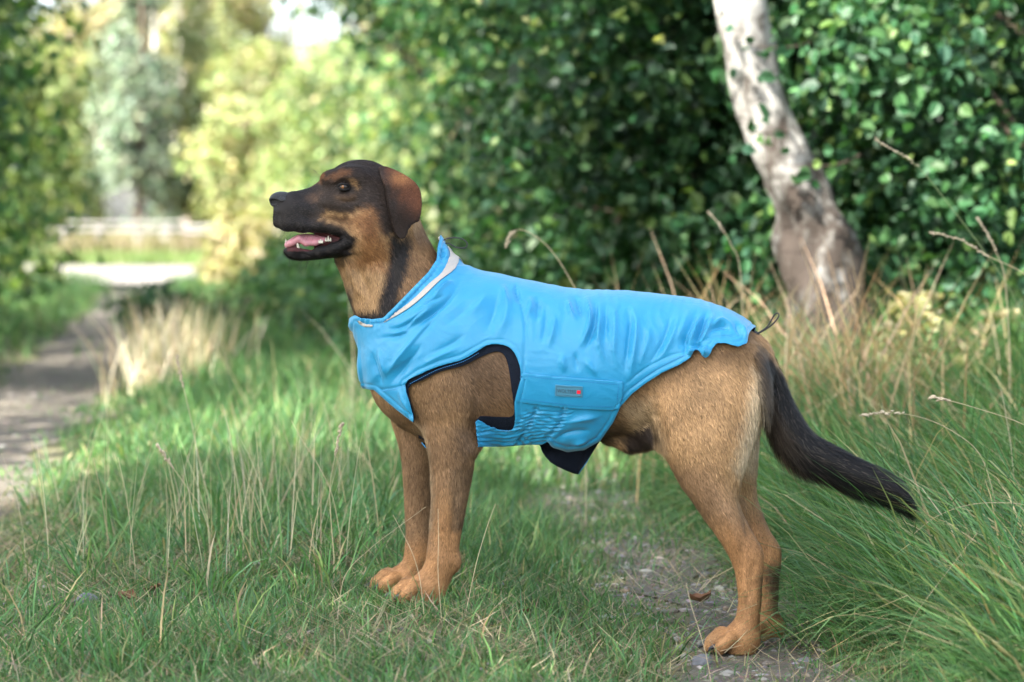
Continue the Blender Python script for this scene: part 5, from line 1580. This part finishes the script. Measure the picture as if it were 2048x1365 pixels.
plant('mid_tree', 'olive green tree left of the hedge with gaps of light', 'tree', wpt(1040, 28, 3.0), (1.3, 1.6, 3.0), 70, 5200, .14, HEDGE + BRIGHT[:1], [24, 20, 24, 12, 10, 8], trunk_r=.10, fine=False, foliage='crown', stem='trunk')
# low growth beside the lane
plant('bramble_bush', 'low dark green bramble bush below the muzzle of the dog', 'bush', wpt(650, 17.5, .15), (.60, 1.2, .42), 60, 5200, .075, BANK, [30, 22, 26, 14, 8], trunk_r=.02, ntips=4)
plant('bramble_bush', 'low dark bramble bush behind the chest of the blue coat', 'bush', wpt(810, 15.5, .18), (.62, 1.2, .44), 60, 5000, .07, BANK, [30, 22, 26, 14, 8], trunk_r=.02, ntips=4)
plant('bramble_bush', 'low leafy bramble bush under the pale bush by the road', 'bush', wpt(650, 22.5, .2), (.60, 1.4, .50), 60, 4600, .08, BANK, [28, 22, 28, 14, 8], trunk_r=.02, ntips=4)
plant('bramble_bush', 'low green bramble bush behind the back of the blue coat', 'bush', wpt(980, 12.8, .2), (.8, 1.0, .44), 60, 5000, .065, BANK, [30, 22, 26, 14, 8], trunk_r=.02, ntips=4)
plant('dock_plant', 'dark rounded clump of dock leaves on the ridge of the lane', 'plant', wpt(325, 18.5, .10), (.34, .9, .26), 30, 1500, .075, DEEP, [28, 26, 22, 6], trunk_r=.01, ntips=3)
plant('blossom_bush', 'pale cream sunlit bush where the lane meets the road', 'bush', wpt(480, 30.0, .40), (.42, .6, .62), 50, 3200, .10, [(.48, .42, .26), (.40, .38, .20), (.28, .30, .11)], [3, 3, 2], trunk_r=.02, ntips=4, fine=False)
plant('yellowing_bush', 'small pale yellow-leaved bush at the foot of the hedge right of the birch', 'bush', wpt(1890, 8.3, .46), (.24, .25, .17), 20, 300, .040, [(.30, .28, .14), (.36, .32, .20), (.22, .26, .10)], [3, 3, 2], trunk_r=.01, ntips=4, round_=.9)
# hedge on the left of the lane; sunlight put into the last shrubs' leaf mix
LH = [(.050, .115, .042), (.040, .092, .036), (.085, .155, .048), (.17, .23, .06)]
for label, s0, yy, rad, zc, nl, size, wts in (
    ('dark green hedge shrub at the left edge nearest to the camera', -3.60, 7.6, (1.1, 1.5, 2.6), 1.9, 9000, .075, [28, 22, 22, 8]),
    ('second dark hedge shrub along the left of the lane', -3.75, 11.0, (1.15, 1.7, 2.8), 2.0, 8500, .085, [28, 22, 22, 10]),
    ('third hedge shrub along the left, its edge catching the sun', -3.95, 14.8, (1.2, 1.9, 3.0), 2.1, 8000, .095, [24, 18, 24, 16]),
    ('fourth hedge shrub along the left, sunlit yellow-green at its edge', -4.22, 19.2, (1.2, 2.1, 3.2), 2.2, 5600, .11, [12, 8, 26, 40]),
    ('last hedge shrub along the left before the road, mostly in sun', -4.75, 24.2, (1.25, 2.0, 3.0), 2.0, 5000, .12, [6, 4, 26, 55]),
):
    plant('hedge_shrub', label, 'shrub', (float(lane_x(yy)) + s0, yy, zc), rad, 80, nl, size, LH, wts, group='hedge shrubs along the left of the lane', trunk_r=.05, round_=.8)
plant('overhanging_tree', 'tree whose dark leafy branch hangs into the upper left corner', 'tree', (-3.05, 8.2, 3.05), (1.25, 1.5, .75), 60, 3800, .085, LH, [26, 20, 24, 12], base=(-4.6, 8.4, 0), trunk_r=.05, ntips=2, foliage='crown', stem='trunk')
# unseen trees left of and behind the camera, crowns shaped to shade the lane
for k, (x, y, zc, rad, nl) in enumerate(((-5.2, -6.4, 4.6, (2.2, 2.2, 2.6), 3000), (-5.4, -3.3, 6.0, (2.3, 2.0, 3.6), 4600), (-5.5, -4.4, 7.0, (2.4, 2.6, 2.6), 10500), (-5.6, 2.3, 6.2, (2.3, 2.2, 3.8), 4800), (-5.8, 6.3, 6.0, (2.3, 2.3, 3.6), 3000), (-6.2, 10.3, 5.0, (2.2, 2.3, 2.8), 2600))):  # third tree added and thickened to keep direct sun off the dog
    plant('lane_tree', ('tall shade tree left of the lane, ' + ('behind the camera', 'beside the camera', 'added, densest of all, shading the dog', 'level with the dog', 'behind the first hedge shrub', 'behind the second hedge shrub', 'behind the third hedge shrub')[k]), 'tree', (x, y, zc), rad, 70, nl, .15, LH, [26, 20, 24, 12],
          group='shade trees left of the lane', trunk_r=.14, fine=False, foliage='crown', stem='trunk')

# far trees across the road
def cone_tree(name, label, base, hgt, r, nleaf, size, cols, wts, droop=.25):
    b = np.array(base, float); b[2] = float(relief(b[0], b[1])) - .05
    e = empty(name, label, 'tree', b)
    nb = 90; t = GR.random(nb) ** .8
    ang = GR.uniform(0, 6.283, nb)
    br = r * (1 - t) ** .85 * GR.uniform(.75, 1.12, nb) + .08
    m = GR.choice(nb, nleaf, p=(br**1.6) / (br**1.6).sum())
    u = GR.random(nleaf) ** .6
    P = np.stack([np.cos(ang[m]) * br[m] * u, np.sin(ang[m]) * br[m] * u, hgt * (.06 + .94 * t[m]) - droop * br[m] * u], 1)
    P += GR.normal(0, 1, P.shape) * (.20 + .20 * br[m] * (1.1 - u))[:, None]
    nrm = P * np.array([1, 1, 0]) + np.array([0, 0, .6]) + GR.normal(0, .5, P.shape)
    tone = GR.normal(1, .16, nb)[m][:, None]
    V, F, C = leaves(P, size * GR.uniform(.6, 1.3, nleaf), nrm, np.clip(palette(nleaf, cols, wts) * tone, 0, 1), fine=False, round_=.55, droop=.8)
    o = link_mesh('crown', V, F, M_NEEDLE, e, cols=C, smooth=False); o['kind'] = 'stuff'
    V, F = limbs((0, 0, 0), (0, 0, hgt * .93), r * .09, [])
    link_mesh('trunk', V, F, M_BARK, e)
    return e
cone_tree('spruce', 'blue-grey spruce beyond the fence', wpt(275, 74), 12.5, 1.65, 10000, .24, SPRUCE, [3, 3, 2, 2])
cone_tree('conifer', 'narrow dark conifer just right of the blue-grey spruce', wpt(386, 76), 9.5, 1.0, 6000, .20, YEW, [3, 3, 2])
cone_tree('conifer', 'olive conifer between the dark conifer and the yellow-green tree', wpt(452, 79), 8.5, 1.15, 6000, .22, YEW + BRIGHT[:1], [2, 3, 3, 2])
for label, px, d, rad, zc, nl, size, pal, wts in (
    ('bright yellow-green tree beyond the end of the fence', 545, 72, (1.9, 1.8, 3.2), 3.0, 12600, 0.187, YELL + BRIGHT, [3, 2, 3, 1, 3, 3, 2, 1]),
    ('sunlit light green tree right of the yellow-green one', 660, 66, (1.7, 1.8, 3.05), 3.05, 11900, 0.180, BRIGHT, [3, 3, 3, 2]),
    ('tall straw-yellow tree filling the top behind the conifers', 430, 90, (2.8, 2.4, 3.8), 7.0, 12600, 0.230, YELL, [3, 3, 2, 3]),
    ('pale tan tree top above the blue-grey spruce', 200, 92, (2.6, 2.4, 4.0), 6.6, 11200, 0.230, YELL + [(.33, .25, .17)], [2, 2, 2, 3, 3]),
    ('bright green tree half hidden by the left hedge', 110, 80, (2.4, 2.0, 3.4), 3.4, 10500, 0.202, BRIGHT + YELL[:1], [3, 3, 3, 2, 2]),
    ('yellow-green tree low behind the fence right of the posts', 470, 84, (1.8, 1.6, 2.2), 2.2, 9100, 0.180, YELL, [3, 3, 3, 1]),
    ('light green tree seen over the muzzle of the dog', 730, 60, (1.9, 1.8, 2.9), 2.9, 11200, 0.173, BRIGHT + HEDGE[:1], [3, 3, 3, 2, 2]),
    ('round green tree behind the mid-green one', 830, 52, (2.2, 1.8, 3.0), 3.2, 11200, 0.158, BRIGHT + HEDGE[:2], [3, 2, 3, 1, 3, 2]),
):
    plant('far_tree', label, 'tree', wpt(px, d, zc), rad, 90, nl, size, pal, wts, group='trees beyond the road', trunk_r=.14, fine=False, foliage='crown', stem='trunk', var=.28)
for k, (px, d, rad, zc) in enumerate(((-150, 100, (5, 3, 5.2), 5), (320, 106, (5, 3, 4.6), 4.6), (640, 104, (4.2, 3, 4.1), 4.2), (1000, 98, (5, 3, 5.0), 5), (1450, 92, (6, 3, 5.5), 5), (1950, 88, (6, 3, 5.5), 5))):
    plant('far_tree', ('big hazy green tree at the very back, ' + ('left of the lane', 'behind the spruce', 'under the patch of sky', 'behind the olive tree', 'hidden behind the hedge', 'hidden behind the right thicket')[k]), 'tree', wpt(px, d, zc), rad, 110, 10, 0.259, BRIGHT + HEDGE[:2], [3, 2, 3, 1, 2, 1],
          group='trees at the very back', trunk_r=.2, fine=False, foliage='crown', stem='trunk')
M_WHITE_BARK = simple('pale_bark', (.62, .58, .52), .8, .2, var=.3, vscale=3)
for label, px, d, hh, lean in (('pale slender birch trunk rising beyond the spruce', 300, 84, 11, .15), ('second pale birch trunk leaning beside the first', 322, 86, 11, .5)):
    b = wpt(px, d); b[2] = -.05
    e = empty('far_birch', label, 'tree', b, 'pale birches beyond the spruce')
    V, F = limbs((0, 0, 0), (lean, 0, hh), .13, [(lean + 1.6, 0, 9.0), (lean - 1.2, 0, 8.4), (lean + 2.2, .2, 8.0)], rt=.5); link_mesh('trunk', V, F, M_WHITE_BARK, e)
    V, F, C = crown((lean, 0, hh), (1.8, 1.6, 2.0), 40, 3080, 0.158, YELL, [3, 3, 2, 3], fine=False); o = link_mesh('crown', V, F, M_LEAF, e, cols=C, smooth=False); o['kind'] = 'stuff'

# ------------------------------------------------------------------ the leaning birch
def birch_mat():
    m, nt, p = new_mat('birch_bark'); Lk = nt.links
    tc = nt.nodes.new('ShaderNodeTexCoord')
    mp = nt.nodes.new('ShaderNodeMapping'); mp.inputs['Scale'].default_value = (1, 1, .55); Lk.new(tc.outputs['Object'], mp.inputs['Vector'])
    n1 = nt.nodes.new('ShaderNodeTexNoise'); n1.inputs['Scale'].default_value = 9; n1.inputs['Detail'].default_value = 8; n1.inputs['Roughness'].default_value = .7; Lk.new(mp.outputs[0], n1.inputs['Vector'])
    mp2 = nt.nodes.new('ShaderNodeMapping'); mp2.inputs['Scale'].default_value = (3, 3, 16); Lk.new(tc.outputs['Object'], mp2.inputs['Vector'])
    n2 = nt.nodes.new('ShaderNodeTexNoise'); n2.inputs['Scale'].default_value = 3.2; n2.inputs['Detail'].default_value = 6; Lk.new(mp2.outputs[0], n2.inputs['Vector'])
    sep = nt.nodes.new('ShaderNodeSeparateXYZ'); Lk.new(tc.outputs['Object'], sep.inputs[0])
    hgt = nt.nodes.new('ShaderNodeMapRange'); hgt.inputs['From Min'].default_value = .3; hgt.inputs['From Max'].default_value = 1.9; hgt.inputs['To Min'].default_value = .20; hgt.inputs['To Max'].default_value = -.10
    Lk.new(sep.outputs['Z'], hgt.inputs['Value'])
    add = nt.nodes.new('ShaderNodeMath'); add.operation = 'ADD'; Lk.new(n1.outputs['Fac'], add.inputs[0]); Lk.new(hgt.outputs[0], add.inputs[1])
    r = nt.nodes.new('ShaderNodeValToRGB'); el = r.color_ramp.elements
    el[0].position = .41; el[0].color = (.32, .318, .305, 1); el[1].position = .66; el[1].color = (.050, .040, .034, 1)
    q = el.new(.54); q.color = (.22, .215, .205, 1); q2 = el.new(.60); q2.color = (.10, .094, .086, 1)
    Lk.new(add.outputs[0], r.inputs['Fac'])
    r2 = nt.nodes.new('ShaderNodeValToRGB'); r2.color_ramp.elements[0].position = .34; r2.color_ramp.elements[0].color = (.25, .22, .20, 1); r2.color_ramp.elements[1].position = .42; r2.color_ramp.elements[1].color = (1, 1, 1, 1)
    Lk.new(n2.outputs['Fac'], r2.inputs['Fac'])
    mx = nt.nodes.new('ShaderNodeMix'); mx.data_type = 'RGBA'; mx.blend_type = 'MULTIPLY'; mx.inputs['Factor'].default_value = .7
    Lk.new(r.outputs['Color'], mx.inputs['A']); Lk.new(r2.outputs['Color'], mx.inputs['B']); Lk.new(mx.outputs['Result'], p.inputs['Base Color'])
    p.inputs['Roughness'].default_value = .85; p.inputs['Specular IOR Level'].default_value = .2
    b = nt.nodes.new('ShaderNodeBump'); b.inputs['Strength'].default_value = .9; b.inputs['Distance'].default_value = .03; b.invert = True
    Lk.new(add.outputs[0], b.inputs['Height']); Lk.new(b.outputs[0], p.inputs['Normal'])
    return m
BD = 9.0
bpx = [(1668, 740, 92), (1660, 660, 84), (1648, 570, 76), (1632, 490, 68), (1612, 420, 60), (1577, 340, 55), (1545, 270, 52), (1516, 180, 52), (1496, 90, 52), (1480, 0, 52), (1470, -120, 54), (1462, -260, 52), (1470, -480, 46), (1490, -760, 38), (1500, -1040, 28), (1496, -1300, 16)]
bw = np.array([at_depth(a, b, BD + .0004*max(-b, 0)) for a, b, _ in bpx]); br_ = np.array([w for *_, w in bpx]) / FPX * BD
gi = np.linspace(0, len(bw)-1, 60)
bw2 = np.stack([cubic(np.arange(len(bw)), bw[:, j], gi) for j in range(3)], 1); br2 = cubic(np.arange(len(bw)), br_, gi)
bz0 = float(relief(bw2[0, 0], bw2[0, 1]))
borg = np.array([bw2[0, 0], bw2[0, 1], bz0])
birch = empty('birch_tree', 'leaning birch with patched white and brown bark rising from dry grass', 'tree', borg)
bw2[0, 2] = bz0 - .05
V, F = tube_mesh(bw2, br2, 22)
# burrs and ridges of the old bark
ang_ = np.tile(np.arange(22) / 22 * 6.283, len(bw2)); hz = np.repeat(np.arange(len(bw2)), 22)
cen = bw2[hz]; dirn = (V - cen); dirn /= np.linalg.norm(dirn, axis=1, keepdims=True) + 1e-9
dz = .010*np.sin(ang_*3 + hz*.5) + .008*np.sin(ang_*5 - hz*.9) + .006*np.sin(ang_*7 + hz*1.7) + .02*np.exp(-((hz-12)/2.5)**2)*(np.sin(ang_*2+1) + .4)
V = V + dirn * (dz * np.clip(1.6 - hz/25, .3, 1.4))[:, None]
link_mesh('trunk', V - borg, F, birch_mat(), birch)
V1, F1, C1 = crown(bw2[53] - borg, (2.2, 2.0, 1.5), 60, 6500, .055, BRIGHT + HEDGE[:2], [2, 1, 3, 1, 2, 2], fine=False)
o = link_mesh('crown', V1, F1, M_LEAF, birch, cols=C1, smooth=False); o['kind'] = 'stuff'
V1, F1 = limbs(bw2[40] - borg, bw2[55] - borg, .07, [bw2[50] - borg + np.append(GR.normal(0, 1.3, 2), abs(GR.normal(0, .9)) + .2) for _ in range(9)])
link_mesh('branch', V1, F1, M_BARK, birch)
# sprigs of hedge leaves hanging in front of the trunk
def sprig(label, px, py, d, n, spread, size):
    c = at_depth(px, py, d)
    e = empty('leafy_twig', label, 'twig', c, 'leafy twigs before the birch')
    P = GR.normal(0, 1, (n, 3)) * np.array([spread*1.5, spread, spread]); nrm = GR.normal(0, .6, (n, 3)) + np.array([-.3, -.8, .3])
    V, F, C = leaves(P, size * GR.uniform(.7, 1.2, n), nrm, palette(n, HEDGE, [30, 26, 20, 14, 4]))
    link_mesh('foliage', V, F, M_LEAF, e, cols=C, smooth=False)['kind'] = 'stuff'
    V, F = tube_mesh(smooth_poly([np.array([spread*5, .45, spread]), np.array([spread*2, .1, 0]), np.array([-spread, 0, 0])], 4, closed=False), np.linspace(.006, .002, 9)); link_mesh('stem', V, F, M_BARK, e)
sprig('dark leafy twig crossing the upper birch trunk', 1528, 92, 8.7, 9, .045, .06)
sprig('small leafy twig crossing the birch trunk halfway up', 1520, 265, 8.7, 7, .04, .055)
sprig('leafy twig at the right of the lower birch trunk', 1620, 330, 8.7, 9, .05, .055)

# ------------------------------------------------------------------ the fence across the road
M_FENCE = simple('weathered_white_paint', (.31, .30, .285), .7, .3, var=.12, vscale=4)
M_POST = simple('greyed_wood', (.27, .22, .19), .85, .2, var=.2, vscale=5)
FD = 66.0
def fence_pt(px, py): return at_depth(px, py, FD)
fo0 = wpt(320, FD)
fence = empty('field_fence', 'white rail fence with wooden posts along the far side of the road', 'fence', fo0)
def boxm(name, c, sx, sy, sz, mat, parent, bev=.02):
    bm = bmesh.new(); bmesh.ops.create_cube(bm, size=1.0)
    bmesh.ops.scale(bm, vec=(sx, sy, sz), verts=bm.verts); bmesh.ops.bevel(bm, geom=list(bm.edges), offset=bev, segments=1, affect='EDGES')
    me = bpy.data.meshes.new(name); bm.to_mesh(me); bm.free(); me.materials.append(mat)
    o = bpy.data.objects.new(name, me); COL.objects.link(o); o.parent = parent; o.location = c
    return o
for px, top, w, mt in ((130, 452, .22, M_FENCE), (198, 452, .2, M_FENCE), (277, 458, .20, M_FENCE), (333, 451, .24, M_FENCE), (371, 437, .20, M_POST), (452, 450, .18, M_FENCE), (520, 450, .18, M_FENCE)):
    t = fence_pt(px, top) - fo0; b0 = float(relief(*(fence_pt(px, top)[:2]))) - fo0[2] - .1
    boxm('post', (t[0], t[1], (t[2] + b0)/2), w, .16, t[2] - b0, mt, fence)
for y0, y1, hh, xa, xb, dy in ((446, 446, .06, 100, 371, -.14), (461, 461, .06, 100, 371, -.14), (452, 455, .09, 371, 560, -.14), (463, 466, .09, 371, 560, -.14)):
    a = fence_pt(xa, y0) - fo0; b = fence_pt(xb, y1) - fo0
    boxm('rail', ((a[0]+b[0])/2, a[1] + dy, (a[2]+b[2])/2), b[0]-a[0], .05, hh, M_FENCE, fence)

# ------------------------------------------------------------------ single grass stalks, fallen leaves and stones
M_STALK = simple('straw_stalk', (.46, .38, .24), .6, .3, var=.2, vscale=20)
M_STALKG = simple('green_stalk', (.16, .22, .09), .6, .3, var=.2, vscale=20)
M_SEED = simple('seed_husk', (.42, .35, .25), .7, .2, var=.3, vscale=60)
def stalk(label, pts, d, r=.0012, head=0.0, mat=None, depth=None, group=None):
    """a stalk through photo points; the last is at the root; head = share of its length that carries seeds"""
    L = smooth_poly(pts, 6, closed=False)
    D = np.full(len(L), d) if depth is None else np.linspace(depth, d, len(L))
    W = at_depth(L[:, 0], L[:, 1], D)
    g = float(relief(W[-1, 0], W[-1, 1]))
    r *= .62
    root = W[-1].copy(); root[2] = g - .01
    W = np.concatenate([W, [root]])
    e = empty('grass_stalk', label, 'grass stalk', root, group or 'single dry grass stalks')
    V, F = tube_mesh(W - root, np.linspace(r*.6, r, len(W)), 5); link_mesh('stem', V, F, mat or M_STALK, e)
    if head:
        Vs, Fs = [], []; n0 = 0
        m = max(3, int(len(L) * head))
        seg = W[:m+1] - root
        for t in np.linspace(0, m - .01, 26):
            i = int(t); q = seg[i]*(1-(t-i)) + seg[i+1]*(t-i); ax = seg[0] - seg[m]; ax /= np.linalg.norm(ax)
            ax = ax + GR.normal(0, .28, 3); ax /= np.linalg.norm(ax)
            v = IV * np.array([.0022, .0022, .0055]) * GR.uniform(.7, 1.2)
            zq = Vector((0, 0, 1)).rotation_difference(Vector(ax)).to_matrix()
            v = v @ np.array(zq).T + q + GR.normal(0, .0018, 3); Vs.append(v); Fs.append(IF + n0); n0 += len(v)
        link_mesh('seed_head', np.concatenate(Vs), np.concatenate(Fs), M_SEED, e)['kind'] = 'stuff'
    return e
stalk('tall green stalk with a seed head, leaning up left before the hedge', [(1752, 280), (1782, 298), (1835, 333), (1898, 410), (1960, 492), (2020, 580), (2075, 700)], 6.4, .0022, .34, M_STALKG)
stalk('arching grey stalk at the right edge below the tall green one', [(1862, 466), (1920, 480), (1975, 512), (2048, 548), (2110, 610), (2130, 760)], 6.2, .0020, .40)
stalk('short brown seed stalk right of the arching grey one', [(1954, 438), (1972, 462), (1990, 500), (2010, 560), (2020, 720)], 6.6, .0022, .5)
stalk('nodding pale seed stalk above the back of the coat', [(1013, 492), (1022, 468), (1048, 461), (1092, 490), (1132, 545), (1165, 620), (1172, 740)], 6.4, .0020, .22)
stalk('slanting pale seed stalk above the rear of the coat', [(1416, 424), (1440, 452), (1462, 490), (1480, 540), (1490, 720)], 7.0, .0022, .35)
stalk('straw leaning right just behind the near front paw', [(991, 1008), (975, 1052), (955, 1118), (938, 1195), (930, 1235)], 4.66, .0012)
stalk('upright straw crossing the near front leg', [(876, 1018), (877, 1080), (876, 1140), (880, 1200), (884, 1250)], 4.60, .0011)
stalk('straw leaning left across the far front leg', [(786, 1030), (806, 1068), (826, 1110), (840, 1160), (848, 1230)], 4.60, .0011)
stalk('thin grey stalk lying slantwise before the front legs', [(852, 1014), (800, 1052), (740, 1098), (690, 1152), (676, 1230)], 4.62, .0009)
stalk('bent straw standing left of the near hind paw', [(1372, 1166), (1382, 1210), (1398, 1260), (1412, 1310), (1424, 1375)], 4.36, .0013)
stalk('long broken straw rising at the lower right', [(1955, 1066), (1890, 1150), (1828, 1235), (1802, 1310), (1806, 1380)], 4.34, .0012)
stalk('long straw arching to the right edge under the tail tip', [(1828, 1068), (1872, 1034), (1930, 1012), (1990, 1006), (2060, 1014), (2110, 1060)], 4.7, .0013)
stalk('pale seed stalk pointing left at the right edge', [(1862, 796), (1890, 800), (1950, 816), (2048, 850), (2110, 900)], 5.0, .0014, .3)
stalk('drooping seed stalk over the long grass behind the tail', [(1722, 832), (1760, 826), (1830, 832), (1900, 860), (1960, 910), (1990, 1000)], 5.2, .0014, .35)
stalk('tallest grey straw on the ridge, left of the dog', [(353, 712), (366, 770), (382, 840), (398, 920), (418, 1000)], 5.9, .0016, .25)
stalk('second tall straw on the ridge, right of the tallest', [(447, 818), (460, 870), (468, 930), (471, 1000), (478, 1060)], 5.5, .0014)
stalk('grey straw leaning left on the ridge', [(314, 890), (340, 928), (372, 972), (404, 1020), (420, 1070)], 5.4, .0013, .3)
stalk('straw leaning right in front of the chest', [(684, 848), (672, 905), (660, 970), (662, 1040), (668, 1110)], 5.15, .0013, .25)
stalk('slanting straw in front of the far front leg', [(583, 842), (604, 880), (636, 930), (664, 990), (680, 1070)], 5.3, .0013)
stalk('thin straw at the lower left of the ridge', [(236, 915), (250, 980), (262, 1060), (270, 1130)], 5.2, .0012)
# fallen leaves
M_DEAD = simple('dead_leaf', (.17, .085, .045), .7, .2, var=.4, vscale=30)
def fallen(label, px, py, d, L, rz, curl):
    w = at_depth(px, py, d); w[2] = float(relief(w[0], w[1])) + .012
    n = 7; V = []; F = []
    for i in range(n):
        t = i/(n-1); wd = .36*math.sin(math.pi*min(1, t*.96+.04))**.8
        for j in range(5):
            q = (j-2)/2
            V.append(((t-.5)*L, q*wd*L, curl*L*(q*q*.5 + (t-.5)**2*1.2) + .003*math.sin(t*9+q*4)))
    for i in range(n-1):
        for j in range(4): a = i*5+j; F.append((a, a+1, a+6, a+5))
    o = link_mesh('fallen_leaf', np.array(V), np.array(F), M_DEAD)
    o.location = w; o.rotation_euler = (GR.uniform(-.3, .3), GR.uniform(-.3, .3), rz)
    tag(o, label, 'leaf', 'fallen brown leaves'); return o
fallen('curled brown leaf lying on the gravel behind the hind leg', 1402, 1152, 5.15, .050, .3, .5)
fallen('brown leaf lying in the turf at the lower left', 252, 1212, 4.95, .05, 1.2, .4)
fallen('broad pale brown leaf in the grass left of the front paws', 306, 1176, 5.05, .055, 2.0, .25)
fallen('small dark brown leaf near the bottom edge of the turf', 376, 1318, 4.55, .035, .8, .5)
fallen('small reddish leaf in the turf under the belly', 1050, 1232, 4.85, .03, 2.6, .5)
def stone(label, px, py, d, r, seed, col):
    w = at_depth(px, py, d); w[2] = float(relief(w[0], w[1])) + r*.22
    bm = bmesh.new(); bmesh.ops.create_icosphere(bm, subdivisions=3, radius=r)
    rg = np.random.default_rng(seed); ph = rg.uniform(0, 6, 6)
    pl = rg.normal(0, 1, (9, 3)); pl /= np.linalg.norm(pl, axis=1, keepdims=True); ds = rg.uniform(.62, .9, 9)
    for v in bm.verts:
        q = np.array(v.co)/r
        for a, dd in zip(pl, ds):
            e = q @ a - dd
            if e > 0: q = q - a*e*.9
        v.co = Vector(q*r*np.array([1.25, .9, .72]))
    me = bpy.data.meshes.new('stone'); bm.to_mesh(me); bm.free(); me.materials.append(col)
    o = bpy.data.objects.new('stone', me); COL.objects.link(o); o.location = w; o.rotation_euler = (.1, .15, seed)
    tag(o, label, 'stone', 'loose stones'); return o
M_STONE = simple('grey_stone', (.15, .155, .165), .85, .25, bump=.6, bscale=90, var=.3, vscale=30)
stone('dark grey stone lying against the toes of the near hind paw', 1402, 1292, 4.62, .024, 4, M_STONE)
stone('flat grey stone in the turf at the lower left edge', 172, 1208, 4.95, .024, 7, M_STONE)
stone('small grey stone on the gravel right of the hind paws', 1612, 1310, 4.6, .014, 9, M_STONE)
